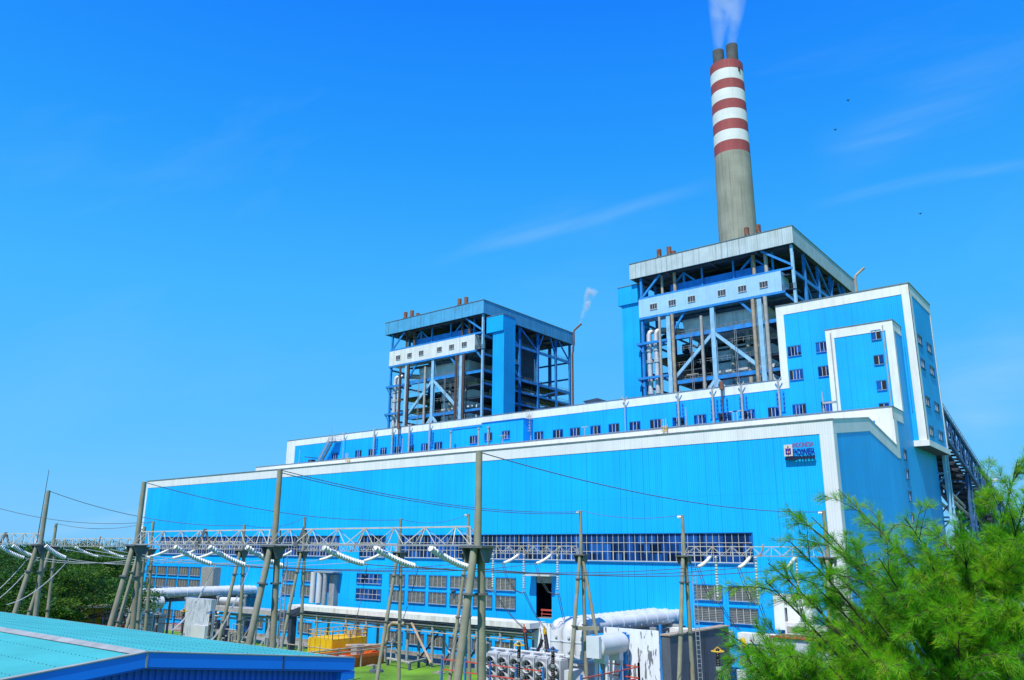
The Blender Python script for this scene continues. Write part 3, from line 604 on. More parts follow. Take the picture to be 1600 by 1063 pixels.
    for i in range(26):
        z = rng.choice((54.6, 58.2, 62, 65.8)); y = rng.uniform(YB0+5, YB0+40); xa = rng.uniform(x0+4, x0+13) if i % 2 else rng.uniform(x0+34, x0+38); s = rng.uniform(.6, 1.6); m.box((xa, y, z), (xa+s, y+s*1.3, z+rng.uniform(.8, 2.6)))
    m.build('equipment_box', DARK, B)
    m = MB()   # column ladder
    lx = X[3]-.8
    for s_ in (0, .5): m.bar((lx+s_-.2, yf-.9, 53), (lx+s_-.2, yf-.9, 71), .07)
    for i in range(44): m.bar((lx-.2, yf-.9, 53+i*.41), (lx+.3, yf-.9, 53+i*.41), .05)
    m.build('ladder', GALV, B)
    # safety valve pipe at the far corner
    m = MB(); px, py = X[4]+.75, Y[5]+.6; ex_ = x1+.6
    m.tube([(px, py, 30), (px, py, 79.2), (px+.3, py, 80.2), (ex_-.3, py, 81.6), (ex_, py, 82.6), (ex_, py, 86.6), (ex_+.1, py+.1, 87.3), (ex_+.6, py+.5, 88.0), (ex_+2.2, py+1.4, 89.6)], .33, 10); m.build('exhaust_pipe', RUST if fas is FASB else TANP, B, smooth=40)
    return B
boiler(-161.06, FASB, GALW, 'open boiler house with faded blue roof fascia and white gallery, left of the chimney', BROWN, BROWN)
boiler(-69.94, FASG, GALB, 'open boiler house with grey roof fascia and pale blue gallery, below the chimney', TANP, GREYP)
def lift(xa, xb, hxa, label):
    L = thing('lift_shaft', label, 'lift shaft', ((xa+xb)/2, 83, 0))
    m = MB(); m.box((xa, 80.4, 0), (xb, 85.6, 76.6)); m.build('shaft', BLUE2, L)
    m = MB(); m.box((min(xa, hxa), 79.9, 76.6), (xb, 85.6, 81.4)); m.build('machine_room', BLUE2, L)
    m = MB(); m.box((min(xa, hxa)-.1, 79.8, 81.4), (xb+.1, 85.7, 81.55)); m.build('coping', COPING, L)
lift(-116.9, -112.7, -119.0, 'blue clad lift shaft at the right corner of the left boiler house')
lift(-73.6, -68.6, -74.4, 'blue clad lift shaft at the left side of the right boiler house')
# roof silencers
def silencer():
    t = thing('roof_silencer', None, 'silencer', (0, 0, 0), 'rusty silencers on the boiler house roofs')
    m = MB(); m.tube([(0, 0, .8), (0, 0, .95), (0, 0, 2.9), (0, 0, 3.0)], [.45, .6, .6, .45], 14); m.build('drum', RUST, t, smooth=40)
    m = MB(); m.cyl((0, 0, -.6), (0, 0, 1.0), .22, seg=10)
    for a in range(4): c, s = math.cos(a*1.57+.5), math.sin(a*1.57+.5); m.bar((c*.6, s*.6, -.6), (c*.6, s*.6, 1.2), .1)
    m.build('stand', GREYP, t, smooth=40)
    m = MB(); m.tube([(0, 0, .7), (0, 0, .8)], .85, 14); m.build('ring_platform', DARK, t); return t
proto = silencer(); first = True
for roof, bx, lst in (('faded blue roof', -161.06, ((633.5, 505), (643.5, 502), (653, 499), (659.5, 497), (718, 481), (728.5, 478), (737.5, 476))), ('grey roof', -69.94, ((1030, 408), (1045.5, 404), (1052.5, 402), (1057.5, 401), (1167, 374), (1185, 369), (1181.5, 371)))):
    for i, (px, py) in enumerate(lst):
        back = {2: 5.5, 3: 8.5, 6: 7}.get(i, 2.2)
        p = at(px, py-8, y=YB0+back)
        o = proto if first else copy_tree(proto); first = False
        o.location = (p.x, YB0+back, ZR1+.1)
        o['label'] = f'{("tall", "tall", "half hidden", "mostly hidden", "tall", "tall", "")[i]} rusty drum silencer, {ORDN[i]} from the left on the {roof}' if i < 6 else f'half hidden rusty drum silencer behind the right pair on the {roof}'
# ------------------------------------------------------------------ chimney
CHX, CHY = -81.0, 180.0
CH = thing('chimney', 'tall concrete chimney with red and white bands and two flues', 'chimney', (CHX, CHY, 0))
def chr_(z): return 6.95-(z-135)*.0092
ZB = [0]+[CAM[2]+(at(px_, py_, y=CHY).z-CAM[2])*.979 for px_, py_ in ((1143.4, 235), (1142, 218.4), (1141, 201.9), (1140, 185.7), (1139, 169.2), (1138, 154.1), (1137, 137.2), (1136, 122.2), (1135.3, 105.6), (1134.6, 92))]; ZTOP = ZB[-1]
for i in range(10):
    z0, z1 = ZB[i], ZB[i+1]; m = MB()
    n = 12 if i == 0 else 2
    m.tube([(CHX, CHY, z0+(z1-z0)*k/n) for k in range(n+1)], [chr_(z0+(z1-z0)*k/n) for k in range(n+1)], 48, cap=(i == 9)); m.build('shaft' if i == 0 else ('red_band' if i % 2 else 'white_band'), CHC if i == 0 else (CHR if i % 2 else CHW), CH, smooth=40)
FZ = []
for (px, py, dy) in ((1122, 81, 1.8), (1143, 72, -1.5)):
    p = at(px, py, y=CHY+dy); FZ.append(p)
    m = MB(); m.tube([(p.x, p.y, ZTOP-.5), (p.x, p.y, p.z)], 2.25, 24, cap=False); m.tube([(p.x, p.y, p.z), (p.x, p.y, ZTOP-.4)], 2.0, 24, cap=False); m.build('flue', FLUE, CH, smooth=40, fix=False)
hv = Vector((CAM[0]-CHX, CAM[1]-CHY, 0)).normalized(); hr = Vector((-hv.y, hv.x, 0))
m = MB(); hc = Vector((CHX, CHY, 0))+hr*chr_(202)*.72+hv*chr_(202)*.69
m.bar(hc+Vector((0, 0, ZTOP-5.2)), hc+Vector((0, 0, ZTOP-3.4)), 1.1, .5); m.build('hatch', BLACK, CH)
m = MB()
for i in range(14):
    a = 2*math.pi*i/14; m.bar((CHX+math.cos(a)*5.6, CHY+math.sin(a)*5.6, ZTOP), (CHX+math.cos(a)*5.6, CHY+math.sin(a)*5.6, ZTOP+.6), .12)
m.build('top_railing', GALV, CH)
# ------------------------------------------------------------------ smoke
def smoke(name, label, pts, rad, dens, scale, thr):
    m = MB(); m.tube(pts, rad, 16); o = m.build(name, volmat(name+'_vol', dens, scale, pts, rad, thr)); tag(o, label, 'smoke', kind='stuff'); return o
def volmat(name, dens, scale, pts, rad, thr):
    m = bpy.data.materials.new(name); m.use_nodes = True; t = m.node_tree; t.nodes.clear(); n = t.nodes.new; l = t.links.new
    out = n('ShaderNodeOutputMaterial'); v = n('ShaderNodeVolumePrincipled'); v.inputs['Color'].default_value = (.95, .97, 1, 1); v.inputs['Anisotropy'].default_value = .2
    g = n('ShaderNodeNewGeometry'); mp = n('ShaderNodeMapping'); mp.inputs['Scale'].default_value = (1, 1, .55); l(g.outputs['Position'], mp.inputs[0])
    x = n('ShaderNodeTexNoise'); x.inputs['Scale'].default_value = scale; x.inputs['Detail'].default_value = 5; x.inputs['Roughness'].default_value = .62; x.inputs['Distortion'].default_value = .6; l(mp.outputs[0], x.inputs['Vector'])
    # distance from the plume axis, so that density falls to nothing at the skin
    a = Vector(pts[0]); b = Vector(pts[-1]); d = (b-a); L = d.length; d.normalize()
    s1 = n('ShaderNodeVectorMath'); s1.operation = 'SUBTRACT'; l(g.outputs['Position'], s1.inputs[0]); s1.inputs[1].default_value = a
    dt = n('ShaderNodeVectorMath'); dt.operation = 'DOT_PRODUCT'; l(s1.outputs[0], dt.inputs[0]); dt.inputs[1].default_value = d
    sc = n('ShaderNodeVectorMath'); sc.operation = 'SCALE'; sc.inputs[0].default_value = d; l(dt.outputs['Value'], sc.inputs['Scale'])
    s2 = n('ShaderNodeVectorMath'); s2.operation = 'SUBTRACT'; l(s1.outputs[0], s2.inputs[0]); l(sc.outputs[0], s2.inputs[1])
    ln = n('ShaderNodeVectorMath'); ln.operation = 'LENGTH'; l(s2.outputs[0], ln.inputs[0])
    rr = n('ShaderNodeMapRange'); rr.inputs[1].default_value = 0; rr.inputs[2].default_value = L; rr.inputs[3].default_value = rad[0]; rr.inputs[4].default_value = rad[-1]; l(dt.outputs['Value'], rr.inputs[0])
    dv = n('ShaderNodeMath'); dv.operation = 'DIVIDE'; l(ln.outputs['Value'], dv.inputs[0]); l(rr.outputs[0], dv.inputs[1])
    fo = n('ShaderNodeMapRange'); fo.inputs[1].default_value = .25; fo.inputs[2].default_value = .95; fo.inputs[3].default_value = 1; fo.inputs[4].default_value = 0; l(dv.outputs[0], fo.inputs[0])
    nr = n('ShaderNodeMapRange'); nr.inputs[1].default_value = thr; nr.inputs[2].default_value = thr+.3; l(x.outputs['Fac'], nr.inputs[0])
    q = n('ShaderNodeMath'); q.operation = 'MULTIPLY'; l(fo.outputs[0], q.inputs[0]); l(nr.outputs[0], q.inputs[1])
    q2 = n('ShaderNodeMath'); q2.operation = 'MULTIPLY'; l(q.outputs[0], q2.inputs[0]); q2.inputs[1].default_value = dens
    l(q2.outputs[0], v.inputs['Density']); l(v.outputs[0], out.inputs['Volume']); return m
for k_, lb_, dn_ in ((0, 'thin white smoke rising from the left flue of the striped chimney', .15), (1, 'thin white smoke rising from the right flue of the striped chimney', .13)):
    p = FZ[k_]; tip = at((1128, 1152)[k_], -60, y=p.y); smoke('smoke_plume', lb_, [p, p.lerp(tip, .5), tip], [2.1, 5.2, 8.5], dn_, .2, .33)
a = at(906, 507, y=127); b = at(925, 452, y=130)
smoke('steam_puff', 'small white steam puff above the bent pipe of the left boiler house', [a, a.lerp(b, .25), a.lerp(b, .6), b], [.4, 3.4, 4.2, 2.6], 2.2, .36, .46)
# ------------------------------------------------------------------ coal conveyor behind the tower
CV = thing('conveyor_gallery', 'dark steel coal conveyor gallery sloping down behind the blue tower', 'conveyor', (-2, 95, 0))
def cz(y): return 39.0-.25*(y-53.6)
ya, yb = 53.7, 215
for x in (-5.5, 1.4):
    m = MB()
    for o_ in (0, -4.7): m.bar((x, ya, cz(ya)+o_), (x, yb, cz(yb)+o_), .5, .6)
    y = ya; k = 0
    while y < yb-3:
        m.bar((x, y, cz(y)), (x, y, cz(y)-4.7), .3); m.bar((x, y, cz(y)-(4.7 if k % 2 else 0)), (x, y+3.4, cz(y+3.4)-(0 if k % 2 else 4.7)), .25); m.bar((x, y, cz(y)-2.3), (x, y+3.4, cz(y+3.4)-2.3), .15); y += 3.4; k += 1
    m.build('side_truss', NAVY, CV)
m = MB(); m.prism([(ya, cz(ya)-2.6), (yb, cz(yb)-2.6), (yb, cz(yb)-2.8), (ya, cz(ya)-2.8)], 'x', -4.2, -.6); y = ya
while y < yb: m.bar((-5.5, y, cz(y)-4.7), (1.4, y, cz(y)-4.7), .3, .35); m.bar((-5.5, y, cz(y)-2.9), (1.4, y, cz(y)-2.9), .25, .3); m.bar((-5.5, y, cz(y)-4.7), (1.4, min(y+6, yb), cz(min(y+6, yb))-4.7), .2); y += 3.4
m.build('deck', DARK, CV)
m = MB(); m.prism([(ya, cz(ya)+.2), (yb, cz(yb)+.2), (yb, cz(yb)-.2), (ya, cz(ya)-.2)], 'x', -5.4, -2.4); y = ya
m.build('belt_cover', SOFF, CV)
m = MB(); y = ya
while y < yb:
    m.bar((1.5, y, cz(y)), (1.5, y, cz(y)+1.2), .08); y += 1.7
for h_ in (.6, 1.2): m.bar((1.5, ya, cz(ya)+h_), (1.5, yb, cz(yb)+h_), .07)
m.build('railing', GALV, CV)
for y, bb in ((54.6, 1.6), (73, 2.2), (98, 2.2), (124, 2.2)):
    m = MB(); zt = cz(y)-4.9
    for x in (-5.2, 1.1):
        for d in (-bb, bb): m.bar((x, y+d, 0), (x, y+d*.6, zt), .45, .55)
        n = max(3, int(zt/5))
        for i in range(n):
            z0, z1 = zt*i/n, zt*(i+1)/n; s0, s1 = bb*(1-.4*i/n), bb*(1-.4*(i+1)/n)
            m.bar((x, y-s0, z0), (x, y+s1, z1), .22); m.bar((x, y+s0, z0), (x, y-s1, z1), .22); m.bar((x, y-s1, z1), (x, y+s1, z1), .25)
    for i in range(1, int(zt/7)+1): m.bar((-5.2, y, i*7), (1.1, y, i*7), .3); m.bar((-5.2, y, i*7-7), (1.1, y, i*7), .2)
    m.build('trestle', STEELP if y < 60 else NAVY, CV)
m = MB()
for y, z in ((60, 28), (66, 26), (80, 25), (90, 22)): m.tube([(-4.6, y-6, z), (-4.6, y+10, z-2.5)], .3, 8); m.tube([(.4, y-6, z-2), (.4, y+10, z-4.5)], .22, 8)
m.build('service_pipe', GREYP, CV, smooth=40)
p = at(1558, 779, x=1.6); m = MB(); m.bar((1.5, p.y, cz(p.y)+1), (1.5, p.y, cz(p.y)+2.2), .1); m.box((1.3, p.y-.4, cz(p.y)+2.2), (2.1, p.y+.4, cz(p.y)+2.8)); m.build('gallery_lamp', PORC, CV)
# ------------------------------------------------------------------ bits on the deaerator roof
def vent(px, py, kind, label):
    p = at(px, py, y=38.3); zt = 43.55
    t = thing('vent_stack', label, 'vent', (p.x, 38.3, 35.3), 'vent pipes along the upper blue wall')
    mt = {'g': GREYP, 'b': BROWN, 't': GREYP, 's': GREYP}[kind]
    m = MB(); m.cyl((p.x, 38.3, 35.3), (p.x, 38.3, zt-.7 if kind != 's' else 40), .2 if kind == 'g' else .1, seg=8)
    m.build('pipe', mt, t, smooth=40)
    if kind in 'gt':
        m = MB(); m.bar((p.x, 38.3, zt-.8), (p.x-.6, 38.3, zt+.1), .16); m.bar((p.x, 38.3, zt-.8), (p.x+.6, 38.3, zt+.1), .16); m.build('fork', mt, t)
    if kind == 'b':
        m = MB(); m.cyl((p.x, 38.3, zt-.8), (p.x, 38.3, zt+.6), .4, seg=10); m.build('cowl', RUST, t, smooth=40)
    if kind in 'gb':
        m = MB()
        for s_ in (-.55, .55):
            m.bar((p.x+s_, 38.8, 38.3), (p.x+s_, 38.8, 41.3), .12)
            for k in range(4): m.box((p.x+s_-.12, 38.6, 38.6+k*.75), (p.x+s_+.12, 38.99, 38.85+k*.75))
        m.bar((p.x-.8, 38.4, 38.7), (p.x+.8, 38.4, 38.7), .15); m.build('bracket', STEEL, t)
near = {584: 'nearest the roof stair', 612.5: 'second from the roof stair', 639: 'below the two white pipes of the left boiler house', 671: 'below the middle of the left boiler house', 1060: 'first left of the rusty cowl pair', 1113.7: 'just left of the rusty cowl below the right boiler', 1159: 'just right of the rusty cowl below the right boiler', 1217: 'rightmost, beside the cream corner of the tower'}
for px, py in ((584, 695), (612.5, 692), (639, 690), (671, 685), (1060, 640), (1113.7, 630), (1159, 625), (1217, 615)): vent(px, py, 'g', 'grey forked vent pipe, '+near[px])
vent(622, 690, 'b', 'brown vent pipe with rusty cowl below the left boiler house'); vent(1129, 628, 'b', 'brown vent pipe with rusty cowl below the right boiler house')
vent(976.7, 650, 't', 'slim grey forked vent pipe standing alone midway along the upper wall'); vent(536.5, 700, 't', 'slim forked pipe just right of the roof stair')
for px, py, lb in ((704, 680, 'short grey pipe at the left edge of the low wall projection'), (747.5, 675, 'short grey pipe beside the window of the low wall projection'), (762.5, 672, 'short grey pipe between the two wall projections')): 
    p = at(px, py, y=35.6); m = MB(); m.cyl((p.x, 35.7, 35.3), (p.x, 35.7, 40.3), .17, seg=8); m.cyl((p.x, 35.7, 40.1), (p.x, 35.7, 40.4), .3, seg=8); tag(m.build('vent_stack', GREYP, smooth=40), lb, 'vent')
def mast(px, py0, py1, y, label, lamp=False):
    a = at(px, py0, y=y); b = at(px, py1, y=y); m = MB(); m.cyl((a.x, y, 35.2 if y < 35 else a.z), (a.x, y, b.z), .09, seg=6); m.cyl((a.x, y, 35.2), (a.x, y, 36.4), .16, seg=6)
    if lamp: m.box((a.x, y-.2, b.z-1.9), (a.x+1.9, y+.2, b.z-1.6))
    tag(m.build('roof_mast', GREYP), label, 'mast')
mast(467, 725, 703, 31, 'thin mast at the left end of the middle roof'); mast(627.5, 717, 685, 30, 'thin mast in front of the left boiler house windows'); mast(1073, 674, 637, 30, 'thin mast beside the yellow roof ladder'); mast(1288, 653, 612, 31, 'thin mast with a white arm beside the stair tower', True)
def roofladder(px, py, n, y, label, colr=YELR):
    p = at(px, py, y=y); t = thing('roof_ladder', label, 'ladder', (p.x, y, p.z)); m = MB(); h = n*.32
    for s_ in (-.35, .35): m.bar((p.x+s_, y, p.z), (p.x+s_, y, p.z+h), .09)
    for i in range(n): m.bar((p.x-.35, y, p.z+i*.32+.1), (p.x+.35, y, p.z+i*.32+.1), .07)
    m.build('rungs', colr, t); m = MB()
    for i in range(int(n/2.5)):
        z = p.z+h*.35+i*.6
        if z < p.z+h+.9: m.tube([(p.x-.4, y, z), (p.x-.45, y-.5, z), (p.x, y-.8, z), (p.x+.45, y-.5, z), (p.x+.4, y, z)], .045, 5)
    for s_ in (-.42, 0, .42): m.bar((p.x+s_, y-.6, p.z+h*.35), (p.x+s_, y-.6, p.z+h+.9), .06)
    m.build('safety_cage', colr, t)
roofladder(827.5, 689, 17, 38.3, 'tall yellow caged ladder at the right end of the stair enclosure', LATT); roofladder(1040, 679, 5, 27.6, 'short yellow caged ladder on the white parapet', YELR); roofladder(544, 724, 4, 27.6, 'short yellow caged ladder at the left part of the white parapet', YELR)
# roof stair
t = thing('roof_stair', 'metal stair climbing the upper wall at its left end', 'stair', (-140, 37.5, 35.3))
a = at(493, 722, y=37); b = at(514, 690, y=37); a.z = 35.3
for k, yy in enumerate((37.0, 38.2)):
    m = MB(); m.bar((a.x, yy, a.z), (b.x, yy, b.z), .12, .35)
    for z in (.5, 1.05): m.bar((a.x, yy, a.z+z), (b.x, yy, b.z+z), .07)
    for i in range(9):
        q = Vector((a.x, yy, a.z)).lerp(Vector((b.x, yy, b.z)), i/8); m.bar(q, q+Vector((0, 0, 1.05)), .06)
    m.build('stringer', GALV, t)
m = MB()
for i in range(22): q = Vector((a.x, 37, a.z)).lerp(Vector((b.x, 37, b.z)), i/21); m.box((q.x-.15, 37, q.z), (q.x+.2, 38.2, q.z+.06))
m.build('treads', DARK, t)
m = MB(); m.box((b.x, 36.9, b.z-.1), (b.x+2.4, 38.9, b.z)); 
for z in (.5, 1.1): m.bar((b.x, 36.95, b.z+z), (b.x+2.4, 36.95, b.z+z), .07); m.bar((b.x+2.4, 36.95, b.z+z), (b.x+2.4, 38.9, b.z+z), .07)
for i in range(6): m.bar((b.x+i*.48, 36.95, b.z), (b.x+i*.48, 36.95, b.z+1.1), .06)
m.bar((b.x+1.4, 37, b.z), (b.x+.5, 37, b.z+3.8), .1); m.build('landing', GALV, t)
p = at(487, 716, y=37); m = MB(); m.box((p.x-.8, 36.5, 35.3), (p.x+.8, 37.6, 37.3)); m.prism([(p.x-1.9, 38.0), (p.x+1.1, 37.6), (p.x+1.1, 37.8), (p.x-1.9, 38.2)], 'y', 36.2, 38); tag(m.build('fan_housing', DARK), 'dark fan box with a tilted cover beside the roof stair', 'fan box')
p = at(940, 625, y=45); m = MB(); m.prism([(p.x-2.6, 44.6), (p.x+.8, 44.9), (p.x+2.2, 44.3), (p.x+1.4, 43.3), (p.x-.8, 43.3)], 'y', 42, 45); tag(m.build('roof_hood', DARK), 'small dark hood on the upper roof between the two boiler houses', 'roof hood')
for i, (px, py) in enumerate(((786, 653), (914, 663), (1147, 645), (1153, 643))):
    p = at(px, py+18, y=30); m = MB(); m.bar((p.x, 30, 35.2), (p.x, 30, 37.2), .14); m.bar((p.x-.7, 30, 37.2), (p.x+.7, 30, 37.2), .14); tag(m.build('roof_pipe', GREYP), ('short T shaped pipe in front of the stair enclosure', 'short T shaped pipe on the roof right of the yellow ladder', 'left one of two pale T shaped roof pipes below the right boiler', 'right one of two pale T shaped roof pipes below the right boiler')[i], 'pipe')
# ------------------------------------------------------------------ switchyard: gantry poles and beams
def tri_truss(x0, x1, y, z, h, dpt, name, label, step=2.5, r=.036):
    t = thing(name, label, 'lattice beam', ((x0+x1)/2, y, z), 'lattice beams of the switchyard gantries')
    m = MB(); m.bar((x0+h*.45, y, z+h), (x1-h*.45, y, z+h), r*2.6, r*2.2); m.build('top_chord', LATT, t)
    m = MB()
    for d in (-dpt, dpt): m.bar((x0, y+d, z), (x1, y+d, z), r*1.9, r*2.6)
    for s_, e in ((x0, x0+h*.45), (x1, x1-h*.45)):
        for d in (-dpt, dpt): m.bar((s_, y+d, z), (e, y, z+h), r*2)
    m.build('bottom_chords', GALV, t)
    m = MB(); n = max(2, round((x1-x0)/step)); s = (x1-x0)/n
    for i in range(n):
        a, b = x0+i*s, x0+(i+1)*s; c = max(x0+h*.45, min(x1-h*.45, a)); e = max(x0+h*.45, min(x1-h*.45, b))
        for d in (-dpt, dpt):
            m.bar((a, y+d, z), ((c+e)/2, y, z+h), r*(1.5 if i % 2 else .9)); m.bar(((c+e)/2, y, z+h), (b, y+d, z), r*.9)
        m.bar((a+s/2, y-dpt, z), ((c+e)/2, y, z+h), r*1.1)
        m.bar((a, y-dpt, z), (a, y+dpt, z), r)
    m.build('lacing', LATT, t)
    return t
def pole(x, y, zh, zt, r, label, group, lamp=0, rod=False, brace=0, ladder=False):
    t = thing('gantry_pole', label, 'pole', (x, y, 0), group); k = r/.2
    m = MB(); m.tube([(x, y, zh), (x, y, zt)], [r, r*.86], 14); m.build('mast', CONC, t, smooth=40)
    m = MB(); m.box((x-.75*k, y-.55*k, zh-.06), (x+.75*k, y+.55*k, zh+.06))
    for dx in (-.6, 0, .6): m.prism([(y-.52*k, zh-.06), (y+.52*k, zh-.06), (y+.2*k, zh-.8*k), (y-.2*k, zh-.8*k)], 'x', x+dx*k-.03, x+dx*k+.03)
    m.prism([(x-.7*k, zh-.06), (x+.7*k, zh-.06), (x+.2, zh-.85*k), (x-.2, zh-.85*k)], 'y', y-.04, y+.04); m.build('head_plate', FLAN, t)
    legs = [(0, -.30*k, -.171), (0, .36*k, .03)]
    for (ox, oy, sl) in legs:
        a = Vector((x, y+oy*.8, zh-.06)); b = Vector((x, y+oy+sl*zh, -.1)); m = MB(); m.tube([a, b], [r*.98, r*1.18], 14); lg = m.build('leg', CONC, t, smooth=40)
        m = MB()
        for zz in (zh-2.25, zh-6.6):
            q = a.lerp(b, (zh-zz)/zh); d = (b-a).normalized(); m.cyl(q-d*.05, q+d*.05, r*1.75, seg=14); 
        m.build('collar', FLAN, lg)
    if brace:
        a = Vector((x+.2*brace, y, zh-.3)); b = Vector((x+3.0*brace, y+.3, -.1)); m = MB(); m.tube([a, b], [r*.9, r*1.05], 12); m.build('leg', CONC, t, smooth=40)
        m = MB(); q = Vector((x, y, zh-6.9)); m.bar(q-Vector((.3, 1.2, 0)), q+Vector((1.7*brace, .4, 0)), .3, .35); m.build('tie_block', CONC, t)
    if lamp:
        m = MB(); m.cyl((x, y, zt-.15), (x-.42*lamp, y-.1, zt-.2), .1, .14, seg=8); m.build('floodlight', PORC, t, smooth=40)
    if rod:
        m = MB(); m.cyl((x-.32, y-.2, zh+.2), (x-.1, y-.2, zt+1.9), .05, .025, seg=6); m.build('lightning_rod', WIRE, t)
    if ladder:
        m = MB(); b = Vector((x+.55, y+.75, 0)); a = Vector((x+.45, y+.5, zh-.6))
        for o_ in (0, .38): m.bar(a+Vector((o_, 0, 0)), b+Vector((o_, 0, 0)), .05)
        for i in range(int(zh/.4)): q = b.lerp(a, i/(zh/.4)); m.bar(q, q+Vector((.38, 0, 0)), .04)
        m.build('ladder', GALV, t)
    return t
YF = -59.25; FXS = [-53.3, -35.75, -18.0, -.68]
for i, x in enumerate(FXS): pole(x, YF, 15.55, 20.42, .2, ('tall concrete gantry pole with a lightning rod, leftmost of the near row', 'tall concrete gantry pole standing at the left end of the turbine hall', 'tall concrete gantry pole, second from the right in the near row', 'tall concrete gantry pole nearest the camera at the right end of the near row')[i], 'near gantry poles', rod=(i == 0), ladder=(i == 2))
LB = ('lattice beam running out of the left edge of the picture', 'lattice beam between the two leftmost near poles', 'lattice beam crossing the left part of the turbine hall', 'longest looking lattice beam, ending at the nearest concrete pole')
for i, (a, b) in enumerate(((-71, FXS[0]), (FXS[0], FXS[1]), (FXS[1], FXS[2]), (FXS[2], FXS[3]))):
    if i == 1: continue
    t = tri_truss(a+.12, b-.12, YF, 15.62, .95, .42, 'lattice_beam', LB[i])
    m = MB(); c = (a+b)/2+(.4 if i != 3 else -5.9)
    m.bar((c, YF-.3, 15.6), (c+.25, YF, 16.7), .18); m.bar((c+.5, YF+.3, 15.6), (c+.25, YF, 16.7), .14); m.box((c-.1, YF-.5, 15.5), (c+.3, YF-.3, 15.8)); m.build('clamp', FLAN, t)
RG = [('G1', -51.25, (88, 818), (226, 823), 15.4, .17), ('G2', -43.25, (240, 815), (382, 820), 15.2, .17), ('G3', -32, (477, 808), (626, 811), 15.1, .17), ('G4', -22, (732, 803), (907, 798), 15.0, .18), ('G5', -22, (1066, 805), (1287, 798), 15.0, .18)]
RX = {}
PL = {'G1': ('thin pole before the dark trees beside the leftmost near pole', 'thin lamp topped pole hidden behind the left end near pole'), 'G2': ('thin pole at the left corner of the turbine hall', 'thin pole between the two left near poles'), 'G3': ('thin pole just right of the second near pole', 'thin pole with splayed legs left of the white platform end of the nearest pole'), 'G4': ('thin lamp topped pole just left of the nearest concrete pole', 'thin three legged pole left of the long white duct'), 'G5': ('thin pole with a ladder in front of the dark firewall', 'thin pole behind the feathery tree, rightmost of all')}
for n, Y, L, Rr, zb, r in RG:
    a = at(*L, y=Y); b = at(*Rr, y=Y); RX[n] = (a.x, b.x, Y, zb, a.z, b.z)
    pole(a.x, Y, zb, a.z, r, PL[n][0], 'far gantry poles', lamp=(1 if n in ('G4', 'G5') else 0), ladder=(n == 'G5'))
    pole(b.x, Y, zb, b.z, r, PL[n][1], 'far gantry poles', lamp=(1 if n in ('G4', 'G1', 'G5') else 0), brace=(1 if n == 'G4' else 0))
    t = tri_truss(a.x+.1, b.x-.1, Y, zb+.06, .78, .32, 'lattice_beam', {'G1': 'thin far lattice beam in front of the dark trees', 'G2': 'thin far lattice beam at the left end of the turbine hall', 'G3': 'thin far lattice beam between the second near pole and the splayed pole', 'G4': 'far lattice beam over the fan cooled transformer', 'G5': 'far lattice beam over the four grey louvres at the right'}[n], step=1.7, r=.03)
    m = MB(); c = (a.x+b.x)/2+.8; m.bar((c, Y, zb+.1), (c+.3, Y, zb+1.05), .12); m.box((c-.2, Y-.45, zb), (c+.15, Y-.25, zb+.2)); m.build('clamp', TANP, t)
# ------------------------------------------------------------------ insulator strings
def string(p, q, r, label, group, sg=.12, n=16, hangs=False):
    pts = sag(p, q, sg, n*4); L = (Vector(q)-Vector(p)).length
    t = thing('insulator_string', label, 'insulator', p, group); m = MB()
    rs = [r*(.5, 1.0, .96, .62)[i % 4] for i in range(len(pts))]; rs[0] = rs[-1] = r*.3
    m.tube(pts, rs, 10); m.build('discs', PORC if not hangs else BLD, t, smooth=70)
    m = MB(); d = (Vector(q)-Vector(pts[-2])).normalized(); m.cyl(Vector(q), Vector(q)+d*.28, .05, seg=6); m.bar(Vector(q)+d*.22+Vector((-.12, 0, 0)), Vector(q)+d*.22+Vector((.12, 0, 0)), .1); m.build('end_clamp', GALV, t)
    return Vector(q)+d*.3
BLD = pmat('grey_banded_porcelain', (.50, .50, .46), .35, .5, 9)
WN = [0]
def wire(p, q, s, r, label, mt=WIRE, n=18, off=()):
    m = MB(); m.tube(sag(p, q, s, n), r, 5)
    for o_ in off: m.tube([v+Vector(o_) for v in sag(p, q, s, n)], r, 5)
    tag(m.build('overhead_wire', mt), label, 'wire')
FS = {'A': [((-4, 857), (38, 872)), ((20, 852), (54, 870)), ((70, 860), (101, 872))], 'C': [((273, 853), (330, 884)), ((327, 854), (383, 885)), ((385, 854), (442, 890))], 'D': [((505, 855), (576, 881)), ((585, 856), (652, 885)), ((672, 856), (733, 887))]}
RSg = {'G1': [((117, 857), (131, 871)), ((156, 858), (186, 879)), ((196, 860), (208, 868))], 'G2': [((263.5, 860), (244.7, 874)), ((305, 862), (288, 875)), ((339, 868), (327, 876))], 'G3': [((455.6, 863), (433.6, 875)), ((528, 871), (507.6, 879)), ((597.6, 870), (578, 881))], 'G4': [((761, 866), (735, 884)), ((810.6, 866), (773, 888)), ((861, 867), (829, 891))], 'G5': [((1110, 870), (1087, 885)), ((1172, 872), (1150, 887)), ((1242, 872), (1222, 889))]}
bay = {'A': 'the beam leaving the left edge', 'C': 'the near beam crossing the hall left half', 'D': 'the beam ending at the nearest pole'}
sh = {'A': 'the left edge beam', 'C': 'the middle near beam', 'D': 'the nearest beam', 'G2': 'the far beam at the hall end', 'G4': 'the beam over the fans', 'G5': 'the rightmost far beam'}
FE = {}
